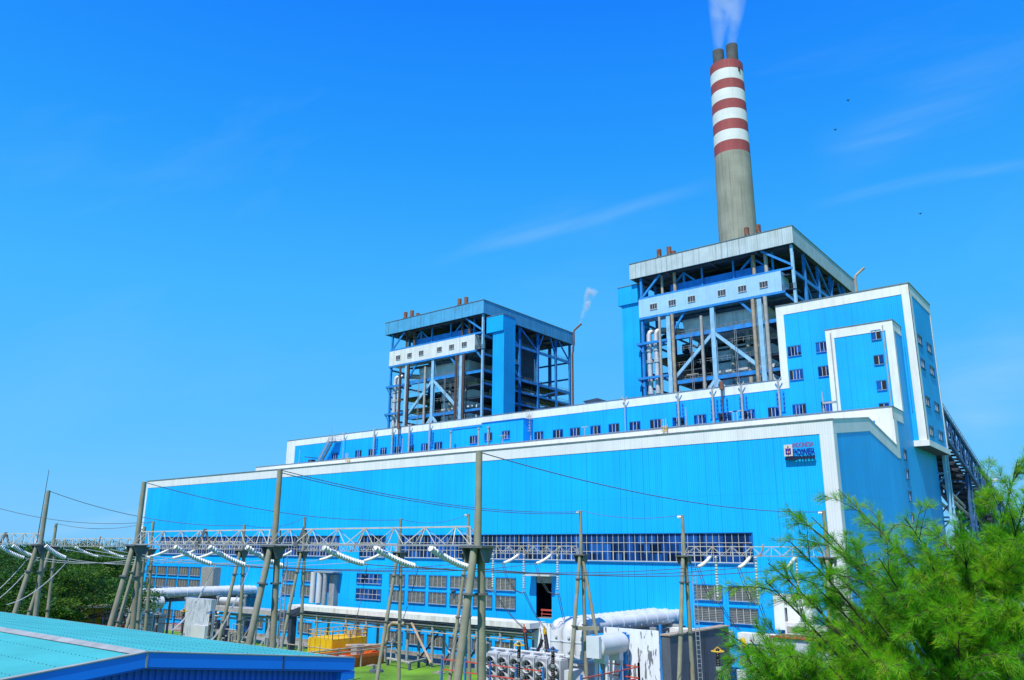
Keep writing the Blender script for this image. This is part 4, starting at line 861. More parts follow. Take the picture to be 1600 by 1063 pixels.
for k, l in FS.items():
    FE[k] = []
    for i, (s, e) in enumerate(l):
        a = at(*s, y=YF); a.z = 15.5; b = at(*e, x=a.x)
        if k == 'A' and i != 2: b = at(*e, x=a.x)
        b.y = max(a.y+1.9, min(a.y+3.3, b.y)); b.z = max(14.2, min(15.0, b.z))
        FE[k].append(string(a, b, .19, f'{("left", "middle", "right")[i]} thick white insulator string on {bay[k]}', 'white insulator strings of the near beams'))
        d = FE[k][-1]
        e2 = {'A': ((-60, 960), (-40, 960), (10, 945)), 'C': ((268, 985), (330, 1000), (405, 1010)), 'D': ((545, 1003), (607, 1010), (690, 1050))}[k][i]
        g_ = at(*e2, x=d.x-.3); g_.z = max(g_.z, 6.0)
        wire(d, g_, .7, .022, f'sloping cable below the {("left", "middle", "right")[i]} insulator string on {sh[k]}', WIREL if k != 'D' else WIRE, off=((.12, 0, 0),) if k != 'D' else ())
        if k == 'A':
            pass
gn = {'G1': 'the far beam before the trees', 'G2': 'the far beam at the left end of the hall', 'G3': 'the far beam between second near pole and splayed pole', 'G4': 'the far beam over the fan cooled transformer', 'G5': 'the far beam at the right'}
REnd = {}
for k, l in RSg.items():
    x0_, x1_, Y, zb, _, _ = RX[k]; REnd[k] = []
    for i, (s, e) in enumerate(l):
        a = at(*s, y=Y); a.z = zb-.02
        if k == 'G1': b = a+Vector((0, 2.6, -1.0))
        else: b = a+Vector((0, -2.5, -.85))
        REnd[k].append(string(a, b, .155, f'{("left", "middle", "right")[i]} slanting white insulator string on {gn[k]}', 'slanting insulator strings of the far beams', n=14))
# conductors between the rows
for fk, rk in (('A', 'G2'), ('C', 'G4'), ('D', 'G5')):
    for i in range(3): wire(FE[fk][i], REnd[rk][i], .5, .03, f'{("left", "middle", "right")[i]} sagging conductor from {sh[fk]} to {sh[rk]}', WIRE if fk != 'A' else WIREL)
for i in range(3):
    x = FXS[0]+4.4+i*4.3; wire((x, YF+.2, 15.2), REnd['G3'][i], .8, .03, f'{("left", "middle", "right")[i]} sagging conductor reaching {gn["G3"]}', WIREL)
# earth wires from mast top to mast top
tops = [(x, YF, 20.4) for x in FXS]
for i, (k, lbl) in enumerate((('G2', 'earth wire from the top of the leftmost near pole'), ('G3', 'earth wire from the top of the pole at the hall end'), ('G4', 'earth wire from the second near pole from the right'), ('G5', 'long dark earth wire from the top of the nearest pole to the right'))):
    x0_, x1_, Y, zb, za, zb2 = RX[k]; wire(tops[i], (x1_, Y, zb2-.1), .9, .03, lbl, WIRE, off=((0, 0, -.16),) if i == 2 else ())
wire((-75, YF, 20.6), (RX['G2'][0], RX['G2'][2], RX['G2'][4]), 1.2, .03, 'long earth wire entering from the left edge of the sky')
wire((RX['G1'][0], RX['G1'][2], RX['G1'][4]), (RX['G2'][0], RX['G2'][2], RX['G2'][4]), .7, .025, 'thin earth wire above the dark trees'); wire((RX['G2'][1], RX['G2'][2], RX['G2'][5]), (RX['G3'][0], RX['G3'][2], RX['G3'][4]), .7, .025, 'thin earth wire between far poles left of the second near pole')
wire((RX['G3'][1], RX['G3'][2], RX['G3'][5]), (RX['G4'][0], RX['G4'][2], RX['G4'][4]), .7, .025, 'thin earth wire between far poles left of the nearest pole'); wire((RX['G4'][1], RX['G4'][2], RX['G4'][5]), (RX['G5'][0], RX['G5'][2], RX['G5'][4]), .5, .025, 'thin earth wire between the three legged pole and the ladder pole')
# hanging strings and jumpers over the transformers
VS = {'G4': (770.5, 818.5, 871), 'G5': (1118, 1180, 1243)}
BT = {'G4': ((820, 984), (852, 984), (887, 991)), 'G5': ((1155, 985), (1205, 985), (1262, 985))}
for k, l in VS.items():
    x0_, x1_, Y, zb, _, _ = RX[k]
    for i, px in enumerate(l):
        a = at(px, 866, y=Y); a.z = zb; b = a-Vector((0, 0, 3.55)); e = string(a, b, .135, f'{("left", "middle", "right")[i]} vertical insulator string hanging from {gn[k]}', 'vertical insulator strings of the far beams', sg=0, n=15, hangs=True)
        s = REnd[k][i]
        m = MB()
        for dx in (0, .22): m.tube([s+Vector((dx, 0, 0)), s+Vector((.3+dx, .3, -1.4)), s.lerp(e, .55)+Vector((dx, 0, -1.1)), e+Vector((-.25+dx, -.1, -.12)), e+Vector((dx, 0, 0))], .034, 5)
        tag(m.build('jumper_cable', WIRE), f'{("left", "middle", "right")[i]} twin jumper cable looping below {gn[k]}', 'cable')
        g_ = at(*BT[k][i], y=-18); m = MB()
        for dx in (0, .2): m.tube(sag(e+Vector((dx, 0, 0)), g_+Vector((dx, 0, 0)), .35, 10), .034, 5)
        tag(m.build('dropper_cable', WIRE), f'{("left", "middle", "right")[i]} twin dropper cable below the vertical strings of {sh[k]}', 'cable')
# ------------------------------------------------------------------ transformers
def transformer(label):
    T = thing('transformer', label, 'transformer', (-26, -19, 0), 'fan cooled main transformers'); x0 = -30.9
    m = MB(); m.box((-30.2, -20.6, .5), (-20.8, -16.4, 4.3)); m.box((-30.5, -20.8, 4.3), (-20.5, -16.2, 4.5)); m.box((-30.6, -21, 0), (-20.4, -16, .5))
    for i in range(9): m.box((-30+i*1.1, -16.4, .5), (-29.85+i*1.1, -16.2, 4.3))
    m.build('tank', TANK, T)
    for i in range(6):
        cx = x0+.75+i*1.62; m = MB()
        for k in range(9): m.box((cx-.62+k*.15, -22.5, 1.2), (cx-.57+k*.15, -21.2, 4.9))
        m.box((cx-.66, -22.4, 4.85), (cx+.66, -21.3, 5.05)); m.box((cx-.66, -22.4, 1.05), (cx+.66, -21.3, 1.22)); m.box((cx-.7, -22.62, 1.2), (cx-.62, -21.2, 4.9)); m.box((cx+.62, -22.62, 1.2), (cx+.7, -21.2, 4.9)); R = m.build('radiator', WPIPE, T)
        for z in (4.05, 2.7, 1.6 if False else None):
            if z is None: continue
            m = MB(); m.tube([(cx, -22.95, z), (cx, -22.52, z)], [.64, .6], 20, cap=False); m.tube([(cx, -22.52, z), (cx, -22.95, z)], [.56, .6], 20, cap=False)
            f = m.build('fan', WPIPE, R, smooth=40, fix=False); m = MB(); m.cyl((cx, -22.9, z), (cx, -22.6, z), .13, seg=10)
            for a in range(5):
                c, s = math.cos(a*1.2566+.3), math.sin(a*1.2566+.3); c2, s2 = math.cos(a*1.2566+.75), math.sin(a*1.2566+.75)
                m.quad((cx+.1*c, -22.78, z+.1*s), (cx+.55*c, -22.84, z+.55*s), (cx+.55*c2, -22.7, z+.55*s2), (cx+.1*c2, -22.7, z+.1*s2))
            m.build('fan_blades', GALV, f, fix=False)
            m = MB(); m.tube([(cx, -22.5, z), (cx, -22.49, z)], .58, 16); m.build('fan_back', DARK, f)
    m = MB(); m.tube([(-31, -20.9, 5.15), (-20.6, -20.9, 5.15)], .16, 8); m.tube([(-31, -21.6, 5.3), (-21.5, -21.6, 5.3)], .1, 8)
    for i in range(6): cx = x0+.75+i*1.62; m.tube([(cx, -21.8, 5.0), (cx, -21.3, 5.3), (cx, -20.2, 4.6)], .09, 6); m.box((cx-.3, -21.9, 5.05), (cx+.1, -21.5, 5.25))
    m.build('oil_pipework', WPIPE, T, smooth=40)
    for i, (p, q, cm) in enumerate((((824, 1023), (820, 988), REDP), ((857, 1027), (852, 991), YELR), ((887, 1032), (887, 996), BLUEP))):
        b = at(*p, y=-18); a = at(*q, y=-18); b.z = min(b.z, 4.5); m = MB(); n = 30; d = a-b
        m.tube([b+d*(j/n) for j in range(n+1)], [.27*(1 if j % 2 else .82)*(1-.22*j/n) for j in range(n+1)], 12); bu = m.build('bushing', BLACK, T, smooth=40)
        m = MB(); m.cyl(a, a+d.normalized()*.55, .2, seg=10); m.cyl(a+d.normalized()*.55, a+d.normalized()*.85, .07, seg=6); m.build('bushing_cap', cm, bu, smooth=40)
    m = MB(); b = Vector((-28.4, -17, 4.5)); d = Vector((.75, 0, 1.5)); m.tube([b+d*(j/16) for j in range(17)], [.2*(1 if j % 2 else .8) for j in range(17)], 10); m.build('neutral_bushing', BLACK, T, smooth=40)
    CXC = -16.0; a = at(930, 1010, x=CXC); e = at(979, 1004, x=CXC); zc = (a.z+e.z)/2; yA, yB = a.y, min(e.y, -19.9)
    m = MB(); m.tube([(CXC, yA, zc), (CXC, yA+.12, zc), (CXC, yB-.12, zc), (CXC, yB, zc)], [.7, .95, .95, .7], 20); Cn = m.build('conservator', WPIPE, T, smooth=50)
    m = MB(); m.box((CXC-.7, yA-.45, zc-.95), (CXC+.7, yA-.05, zc+.95)); m.build('cabinet', TANK, Cn)
    m = MB()
    for y in (yA+1, yB-1):
        m.box((CXC-.6, y-.35, zc-1.5), (CXC+.6, y+.35, zc-.75))
        for dx in (-.55, .55): m.bar((CXC+dx*1.3, y, 0), (CXC+dx, y, zc-1.4), .22)
        m.bar((CXC-.7, y, 1), (CXC+.6, y, 4.2), .1)
    m.build('conservator_frame', TANK, T)
    m = MB(); m.tube([(-25, -18.5, 4.5), (-25, -18.5, 5.0), (-20.8, -18.5, 5.2), (CXC, yA+.6, 5.3)], .12, 8); m.tube([(-29.5, -19.5, 4.5), (-29.5, -19.5, 5.6), (-29.1, -19.5, 5.9), (-28.8, -19.5, 5.6)], .1, 8); m.tube([(-30, -17, 5), (-21, -17, 5.1)], .08, 6); m.build('relay_pipe', WPIPE, T, smooth=40)
    m = MB(); m.prism([(-20.4, 2.0), (-18.4, 2.0), (-19.4, 4.2), (-20.4, 4.2)], 'y', -23.3, -21.6); m.build('control_cabinet', WPIPE, T)
    return T
TR = transformer('white fan cooled transformer with black bushings below the doorway in the hall wall')
TL = copy_tree(TR); TL.location.x -= 86.1; TL['label'] = 'white fan cooled transformer behind the turquoise roof at the far left'
def copyt(o, dx, label, dy=0):
    c = copy_tree(o); c.location.x += dx; c.location.y += dy; c['label'] = label; return c
ducts = []
for i, x in enumerate((-23.1, -21.55, -20.0)):
    t = thing('bus_duct', f'{("left", "middle", "right")[i]} of three thick white bus ducts running from the right transformer to the hall', 'duct', (x, -10, 7.85), 'white bus ducts of the transformers')
    m = MB(); m.tube([(x, -20.6, 5.0), (x, -20.6, 7.5), (x, -20.35, 7.85), (x, -19.9, 7.95), (x, 0, 7.95)], .74, 20); m.build('tube', WPIPE, t, smooth=50)
    m = MB()
    for k in range(8):
        y = -18.6+k*2.45; m.cyl((x, y-.05, 7.95), (x, y+.05, 7.95), .79, seg=20); m.box((x-.12, y+1.05, 8.62), (x+.12, y+1.3, 8.72))
    for z in (5.1, 6.5): m.cyl((x, -20.6, z), (x, -20.6, z+.1), .79, seg=20)
    m.build('flange', TANK, t, smooth=40); m = MB()
    for z in (5.7, 7.0): m.cyl((x+.35, -21.4, z), (x+.3, -21.2, z), .13, seg=10)
    for k in range(8): m.cyl((x+.72, -17.4+k*2.45, 7.6), (x+.77, -17.4+k*2.45, 7.6), .09, seg=8)
    m.build('inspection_cap', WPIPE, t); ducts.append(t)
    copyt(t, -86.1, f'{("left", "middle", "right")[i]} of three thick white bus ducts running from the left transformer to the hall')
ds = thing('duct_support', 'steel trestle carrying the bus ducts of the right transformer', 'steel frame', (-21.5, -8, 0))
m = MB()
for y in (-14, -8, -2.5):
    for x in (-24.2, -19.0): m.bar((x, y, 0), (x, y, 7.0), .3)
    m.bar((-24.6, y, 7.05), (-18.6, y, 7.05), .3, .35)
m.build('frame', GALV, ds); m = MB()
for x in (-24.0, -19.2): m.bar((x, -19, 6.75), (x, 0, 6.75), .25, .3)
m.build('runner', DARK, ds); copyt(ds, -86.1, 'steel trestle carrying the bus ducts of the left transformer')
# firewalls
def wall(a, b, mt, label, z1):
    m = MB(); m.box((a[0], a[1], 0), (b[0], b[1], z1)); tag(m.build('firewall', mt), label, 'wall')
p0, p1 = at(943, 980, y=-19.2), at(1029, 987, y=-19.2); p0.x = max(p0.x, -19.1)
wall((p0.x, -19.2), (p1.x, -18.85), PEEL, 'white firewall with peeling paint behind the conservator tank', p0.z); 
m = MB(); m.bar((p1.x-3.6, -19.5, 0), (p1.x-3.6, -19.5, p0.z-.3), .3); m.box((p1.x-4.0, -19.7, p0.z-1.1), (p1.x-3.2, -19.21, p0.z-.5)); tag(m.build('steel_post', STEEL), 'blue grey steel post with a bracket box against the peeling white firewall', 'post')
m = MB(); m.bar((p1.x+.15, -19.1, 0), (p1.x+.15, -19.1, p0.z+.6), .22); m.box((p1.x-.1, -19.4, 0), (p1.x+.4, -18.8, .15)); tag(m.build('steel_post', STEEL), 'plain steel post at the right edge of the peeling white firewall', 'post')
p0, p1 = at(831, 973, y=-6), at(864, 975, y=-6); wall((p0.x, -6.0), (p1.x, -5.65), PEEL, 'short white firewall left of the three upright duct ends', p0.z)
wall((-11.9, -19.3), (-11.0, -6.0), DWALL, 'dark weathered concrete firewall behind the ladder pole', 7.65)
m = MB(); m.box((-12.0, -19.4, 7.65), (-10.9, -5.9, 7.78)); tag(m.build('wall_capping', TANP), 'thin pinkish capping along the dark firewall', 'capping')
p0, p1 = at(291, 934, y=-20), at(331, 934, y=-20); wall((p0.x, -20), (p1.x, -19.2), PATCH, 'patchy grey firewall beside the left transformer tank', p0.z)
m = MB(); q0 = at(302, 976, y=-20.3); q1 = at(318, 1000, y=-20.3); m.box((q0.x, -20.5, 0), (q1.x+.4, -20.02, q0.z)); tag(m.build('control_cabinet', WPIPE), 'white cabinet against the patchy grey firewall', 'cabinet')
# red railings on blue posts
def railing(pts, z, label, n):
    t = thing('safety_railing', label, 'railing', (pts[0][0], pts[0][1], 0)); m = MB()
    for a, b in zip(pts, pts[1:]):
        for zz in (z, z-1.0): m.bar((*a, zz), (*b, zz), .1)
    m.build('rail', REDP, t); m = MB()
    for a, b in zip(pts, pts[1:]):
        L = (Vector(b)-Vector(a)).length; k = max(1, int(L/n))
        for i in range(k+1): q = Vector(a).lerp(Vector(b), i/k); m.bar((q.x, q.y, 0), (q.x, q.y, z+.35), .17)
    m.build('post', BLUEP, t)
RC = at(998, 1042, y=-20.2)
railing([(-34.5, -25.5), (-21.3, -25.5)], 4.25, 'front red safety rail on blue posts before the fan radiators', 3.0)
railing([(RC.x, -30), (RC.x, -20.2), (RC.x-4, -20.0)], RC.z, 'red safety rail on blue posts round the right transformer', 3.0)
railing([(-124, -25), (-107.4, -25), (-104, -9.5)], 4.15, 'red safety rail on blue posts round the left transformer', 3.0)
railing([(-16.2, -12), (-12.1, -12)], 4.0, 'short red rail left of the dark firewall', 2)
# surge arresters
def arrester(px, py, Y, ring, label):
    p = at(px, py, y=Y); t = thing('surge_arrester', label, 'insulator post', (p.x, Y, 0), 'black insulator posts of the transformers'); zt = p.z
    m = MB(); m.bar((p.x, Y, 0), (p.x, Y, zt-3.3), .28); m.box((p.x-.3, Y-.3, zt-3.35), (p.x+.3, Y+.3, zt-3.2)); m.build('stand', GALV, t)
    m = MB(); n = 36; m.tube([(p.x, Y, zt-3.2+j*3.2/n) for j in range(n+1)], [.2*(1 if j % 2 else .72) for j in range(n+1)], 10); m.build('insulator', BLACK, t, smooth=40); m = MB(); m.cyl((p.x, Y, zt-1.75), (p.x, Y, zt-1.45), .22, seg=10); m.build('middle_flange', GALV, t)
    m = MB(); m.tube([(p.x+.5*math.cos(a*math.pi/10), Y+.5*math.sin(a*math.pi/10), zt-.25) for a in range(21)], .055, 6)
    for a in range(3): m.bar((p.x, Y, zt+.1), (p.x+.5*math.cos(a*2.09), Y+.5*math.sin(a*2.09), zt-.25), .05)
    m.build('grading_ring', ring, t)
for px, py, Y, rg, lb in ((757, 1001, -26, GALV, 'black insulator post right of the nearest concrete pole'), (811, 1004, -26, YELR, 'black insulator post with yellow ring in front of the fan radiators'), (864, 1012, -26, BLUEP, 'black insulator post with blue ring in front of the fan radiators'), (1121, 1013, -24, YELR, 'black insulator post with yellow ring in front of the dark firewall'), (1184, 1020, -24, YELR, 'black insulator post with yellow ring under the feathery tree'), (288, 952, -28, YELR, 'black insulator post with yellow ring before the patchy firewall'), (330, 955, -28, BLUEP, 'black insulator post with blue ring right of the patchy firewall'), (247, 957, -28, GALV, 'black insulator post below the left conservator tank')): arrester(px, py, Y, rg, lb)
# auxiliary transformer at the right, partly under the tree
t = thing('auxiliary_transformer', 'white transformer with pipe frame and slanted black bushing under the feathery tree', 'transformer', (-1.5, -20, 0))
p = at(1205, 1046, y=-20); m = MB(); m.cyl((p.x, -20, 0), (p.x, -20, p.z), 1.5, seg=24); m.cyl((p.x, -20, p.z), (p.x, -20, p.z+.2), 1.6, seg=24); m.build('tank', WPIPE, t, smooth=40)
m = MB(); z = p.z+.2
for dx in (-.8, .8):
    m.bar((p.x+dx, -20.5, z), (p.x+dx*.6, -20.2, z+1.5), .12); m.bar((p.x+dx*.6, -20.2, z+1.5), (p.x+dx, -19.3, z), .12)
m.bar((p.x-.6, -20.2, z+1.5), (p.x+.6, -20.2, z+1.5), .14); m.bar((p.x, -20.2, z), (p.x, -20.2, z+2.3), .08); m.box((p.x-1.3, -20.4, z), (p.x+1.2, -20.1, z+.25)); m.cyl((p.x-1.5, -20.6, z-.3), (p.x-1.5, -20.6, z+.8), .5, seg=12); m.build('pipe_frame', WPIPE, t)
a = at(1183, 1046, y=-20); b = at(1165, 1010, y=-20); m = MB(); m.tube([a+(b-a)*(j/26) for j in range(27)], [.3*(1 if j % 2 else .8) for j in range(27)], 12); bu = m.build('bushing', BLACK, t, smooth=40); m = MB(); d = (b-a).normalized(); m.cyl(b, b+d*.7, .22, seg=10); m.build('bushing_cap', YELR, bu)
m = MB(); m.box((p.x-6, -20.5, 0), (p.x-1.6, -18, 1.8)); m.cyl((p.x-2.6, -20, 1.8), (p.x-2.6, -20, p.z-.3), .5, seg=12); m.build('base_tank', WPIPE, t)
# cable racks between the firewalls, low annex and rooftop units at the right
for xa, xb, lb in ((-19.6, -11.95, 'stacked grey and cream cable racks left of the dark firewall'), (-10.9, -6.2, 'stacked grey and cream cable racks right of the dark firewall')):
    t = thing('cable_rack', lb, 'rack', ((xa+xb)/2, -3, 0)); m = MB(); m.box((xa, -4.0, 5.9), (xb, -2.6, 6.9)); m.build('cream_beam', CREAM, t); m = MB()
    for z, h in ((5.2, .5), (3.6, .9), (2.7, .25), (2.1, .25), (1.6, .2)): m.box((xa, -3.9, z), (xb, -2.8, z+h))
    for x in (xa+1.2, (xa+xb)/2, xb-1.2): m.bar((x, -3.3, 0), (x, -3.3, 5.9), .3)
    m.build('trays', GREYP, t)
t = thing('annex', 'low grey annex with a red edged flat roof at the foot of the hall, right', 'building', (-2, -3, 0)); m = MB(); m.box((-6.0, -6.5, 0), (4.5, -.1, 6.9)); m.build('wall', PATCH, t); m = MB(); m.box((-6.2, -6.7, 6.9), (4.7, -.1, 7.05)); m.build('roof', RUST, t); m = MB(); m.box((-6.25, -6.75, 6.95), (4.75, -6.65, 7.12)); m.build('roof_edge', REDP, t)
win(t, 1.2, 2.2, 3.4, 5.0, -6.5, mull=1)
for i, (xa, xb, ya_, h) in enumerate(((-7.6, -5.2, -4, 1.2), (-4.9, -3.1, -4.6, 1.0))):
    xa += 2.0; xb += 2.0; tq = thing('rooftop_unit', ('large', 'small')[i]+' cream box unit lying on the annex roof', 'box unit', ((xa+xb)/2, ya_, 7.1)); m = MB(); m.box((xa, ya_, 7.1), (xb, ya_+1.6, 7.1+h)); m.build('casing', CREAM, tq); m = MB(); m.box((xa+.2, ya_-.05, 7.3), (xb-.2, ya_, 7.3+h*.5)); m.build('grille', GREYP, tq)
t = thing('ventilator_unit', 'tall cream ventilator box with dark slots on the hall wall behind the tree', 'ventilator', (-6, -1, 7.4)); m = MB()
for xa, xb in ((-7.5, -6.35), (-6.05, -4.7), (-4.4, -3.4)): m.box((xa, -1.8, 7.3), (xb, -.1, 10.95))
m.box((-7.5, -1.7, 9.6), (-3.4, -.1, 9.8)); m.build('casing', CREAM, t); m = MB(); m.box((-7.45, -1.2, 7.3), (-3.45, -.11, 10.85)); m.build('slots', DARK, t)
# ------------------------------------------------------------------ pipe bridge
t = thing('pipe_bridge', 'long pipe bridge with white stained roof edge along the foot of the hall', 'pipe bridge', (-60, -6.5, 0))
m = MB(); m.box((-85, -8, 5.95), (-36.2, -4.6, 6.62)); m.build('roof', pmat('stained_white_roof', (.66, .66, .62), .7, .08, .6, streak=.5, dirt=(.34, .28, .2), seam=.75, rust=.3), t)
m = MB(); m.box((-84.6, -7.9, 5.7), (-36.5, -4.7, 5.93)); m.build('underframe', DARK, t)
PX = [at(q, 990, y=-7.4).x for q in (494, 540, 572, 603, 637, 676, 710, 745, 782)]
for x in PX:
    for y in (-7.4, -5.1):
        m = MB(); m.cyl((x, y, 0), (x, y, 5.7), .2, seg=10); m.build('column', GALV, t, smooth=40)
for z, y, r in ((5.35, -7.6, .1), (5.05, -7.2, .14), (4.7, -6.6, .1), (5.3, -6.2, .2), (4.95, -5.5, .12), (4.45, -7.5, .07)):
    m = MB(); m.tube([(-84, y, z), (-37, y, z)], r, 8); m.build('pipe', GREYP if r < .2 else SILVER, t, smooth=40)
m = MB()
for x in PX: m.bar((x, -7.9, 4.3), (x, -4.8, 4.3), .2)
m.build('cross_arm', GALV, t); m = MB()
for i, (a, b) in enumerate(zip(PX[3:], PX[4:])):
    if i in (1, 2, 3): m.bar((a, -5.1, .3), (b, -5.1, 5.2), .18)
m.build('brace', DARK, t); m = MB(); a = at(643, 973, y=-7.8); b = at(673, 1036, y=-7.8); m.bar(a, b, .2); m.bar((PX[5]+.6, -5.6, 3.1), (PX[5]+2.8, -5.6, .3), .14); m.build('pink_brace', pmat('faded_pink_paint', (.55, .38, .27), .6, .2, 2), t)
m = MB(); a = at(617, 974, y=-9); m.tube([(a.x+1.5, -8.6, a.z), (a.x-.4, -9, a.z), (a.x-1.2, -9, a.z-.5), (a.x-1.4, -9, a.z-1.2), (a.x-1.4, -9, a.z-2.2), (a.x-1.7, -9.2, a.z-2.9), (a.x-2.6, -9.6, a.z-3.1), (a.x-9, -12, a.z-3.4)], .26, 10); tag(m.build('bent_duct', TANP, smooth=40), 'tan S shaped pipe bend right of the yellow tank', 'pipe')
# left hand low walkway and clutter
t = thing('walkway', 'grey elevated walkway behind the second near pole', 'walkway', (-98, -9, 0)); m = MB(); m.box((-104, -10, 5.0), (-86.5, -7, 5.7)); m.build('deck', GREYP, t); m = MB()
for x in (-103, -99, -95, -91, -87.5): m.bar((x, -9.5, 0), (x, -9.5, 5), .28); m.bar((x, -7.5, 0), (x, -7.5, 5), .28)
for x in (-103, -95): m.bar((x, -9.5, .2), (x+4, -9.5, 4.9), .16)
m.build('legs', GALV, t); m = MB(); m.tube([(-104, -8, 6.6), (-98, -8, 6.7)], .5, 12); m.tube([(-110, -8, 4.4), (-87, -8, 4.4)], .2, 8); m.tube([(-110, -9, 3.9), (-87, -9, 3.9)], .15, 8); m.build('pipe', WPIPE, t, smooth=40)
rr = random.Random(3)
t = thing('service_pipework', 'dark cluster of pipes and valves right of the patchy grey firewall', 'pipework', (-98, -12, 0)); m = MB()
for i in range(26):
    x = rr.uniform(-103, -91); y = rr.uniform(-15, -11); z = rr.uniform(.5, 4.5); m.tube([(x, y, 0), (x, y, z), (x+rr.uniform(-3, 3), y, z)], rr.choice((.07, .1, .16)), 6)
m.build('pipe', GREYP, t, smooth=40); m = MB()
for i in range(16): x = rr.uniform(-103, -91); y = rr.uniform(-14, -11); z = rr.uniform(.4, 3.8); m.box((x, y, z-.4), (x+.7, y+.6, z+.4))
m.build('valve_box', DARK, t)
railing([(-104, -16.5), (-90, -16.5)], 3.2, 'red rail in front of the dark pipe cluster', 3.5)
m = MB(); m.bar((-86.4, -9, 4.5), (-80.5, -9, 6.2), .5, .7); m.bar((-86.4, -7.6, 4.5), (-80.5, -7.6, 6.2), .5, .7); m.bar((-83, -8.4, 0), (-83, -8.4, 5), .8, 1.0); tag(m.build('inclined_tray', DARK), 'dark inclined cable tray beneath the left tip of the pipe bridge', 'cable tray')
# ------------------------------------------------------------------ yellow tank, orange bund
t = thing('yellow_tank', 'yellow rectangular tank with railings round its top', 'tank', (-69, -10, 0)); x0, x1, y0 = -71.6, -66.3, -14.0; y1 = at(573, 998, x=x1).y; zt = at(519, 1000, y=y0).z
m = MB(); m.box((x0, y0, 0), (x1, y1, zt)); 
for i in range(5): m.box((x0+.3+i*1.2, y0-.08, .2), (x0+.42+i*1.2, y0, zt-.1))
m.build('tank_body', YELP, t); m = MB(); n = 6
for (a, b) in (((x0, y0), (x1, y0)), ((x1, y0), (x1, y1)), ((x0, y0), (x0, y1)), ((x0, y1), (x1, y1))):
    for z in (.5, 1.05): m.bar((*a, zt+z), (*b, zt+z), .07)
    for i in range(n+1): q = Vector(a).lerp(Vector(b), i/n); m.bar((q.x, q.y, zt), (q.x, q.y, zt+1.05), .07)
m.build('railing', YELP, t); m = MB(); m.cyl((-67.5, -10, zt), (-67.5, -10, zt+.8), .3, seg=12); m.box((-68.3, -9, zt), (-67.2, -8, zt+.9)); m.cyl((-67.4, -7, zt), (-67.4, -7, zt+1.1), .25, seg=10); m.build('valve', TANP, t)
t = thing('orange_bund', 'low orange walled bund beside the yellow tank on the grass', 'bund', (-63.5, -13, 0)); m = MB()
for a, b in (((-66.2, -17), (-61, -16.75)), ((-61.25, -16.75), (-61, -9)), ((-66.2, -9.25), (-61.25, -9)), ((-66.2, -16.75), (-65.95, -9.25))): m.box((*a, 0), (*b, 1.55))
m.build('bund_wall', ORG, t); m = MB(); m.box((-65.95, -16.75, 0), (-61.25, -9.25, .9)); m.build('bund_floor', ORG, t); m = MB(); m.cyl((-62.2, -15.5, .9), (-62.2, -15.5, 1.5), .5, seg=12); m.box((-64.6, -12, .9), (-63.4, -10.6, 2.4)); m.build('pump', GALV, t, smooth=40)
t = thing('pipe_rail', 'pair of tan pipes on short posts in front of the yellow tank', 'pipes', (-63, -16, 0)); 
a = at(470, 1017, x=-65.5); b = at(600, 1005, x=-65.5); m = MB(); m.tube([(-60.7, -28, 2.55), (-60.7, -6, 2.55)], .11, 8); m.tube([(-60.7, -28, 2.1), (-60.7, -6, 2.1)], .13, 8); m.tube([(-72.6, -18, 2.5), (-60.9, -18, 2.5)], .07, 6); m.build('pipe', TANP, t, smooth=40); m = MB()
for y in (-27, -22, -17.6, -13.5, -8): m.bar((-60.7, y, 0), (-60.7, y, 2.7), .16)
for x in (-71, -67.5, -64): m.bar((x, -18, 0), (x, -18, 2.9), .1)
m.build('post', GREYP, t)
p = at(610, 1036, z=0); m = MB(); m.bar((p.x, p.y, 0), (p.x+.2, p.y, 3.3), .16); tag(m.build('white_post', WPIPE), 'slim white post at the corner of the orange bund', 'post')
p = at(465, 1010, y=-24); q = at(474, 950, y=-24); m = MB(); m.bar((p.x, -24, 0), (q.x, -24, q.z), .14); tag(m.build('white_post', WPIPE), 'tall slim white post left of the yellow tank', 'post')
p = at(588, 1050, z=0); m = MB(); m.tube([(p.x, p.y, 0), (p.x, p.y, .25)], [.95, .9], 14); m.tube([(p.x, p.y, .25), (p.x, p.y, .3)], .75, 12); m.cyl((p.x-.5, p.y, .2), (p.x-.5, p.y, .75), .16, seg=8); tag(m.build('manhole', DWALL, smooth=40), 'dark round manhole on the grass right of the orange bund', 'manhole')
for i, (px, py, lb) in enumerate(((583, 1041, 'small pale concrete slab on the grass beside the orange bund'), (686, 1052, 'small pale concrete slab on the grass left of the nearest pole'))):
    p = at(px, py, z=0); m = MB(); m.box((p.x-.8, p.y-.5, 0), (p.x+.8, p.y+.5, .1)); m.box((p.x-.3, p.y-.3, .1), (p.x+.3, p.y+.3, .22)); tag(m.build('ground_slab', DIRT), lb, 'slab')
t = thing('ground_pipe', 'low pipe on stubby supports at the edge of the grass by the hall', 'pipe', (-57, -2, 0)); a = at(606, 1029, z=.9); b = at(640, 1036, z=.9); c = at(668, 1029, z=.9); m = MB(); m.tube([a, b, c], .16, 8); m.build('pipe', GREYP, t, smooth=40); m = MB()
for q in (a, a.lerp(b, .5), b, b.lerp(c, .5), c): m.bar((q.x, q.y, 0), (q.x, q.y, .8), .3)
m.build('support', DWALL, t)
p = at(418, 1000, y=-30); m = MB(); m.bar((p.x, -30, 0), (p.x, -30, p.z+.4), .07); m.prism([(p.x-.35, p.z+.2), (p.x+.35, p.z+.2), (p.x+.2, p.z+1.0), (p.x-.2, p.z+1.0)], 'y', -30.1, -29.95); tag(m.build('marker_sign', GREYP), 'little grey marker plate on a post beside the second near pole', 'marker')
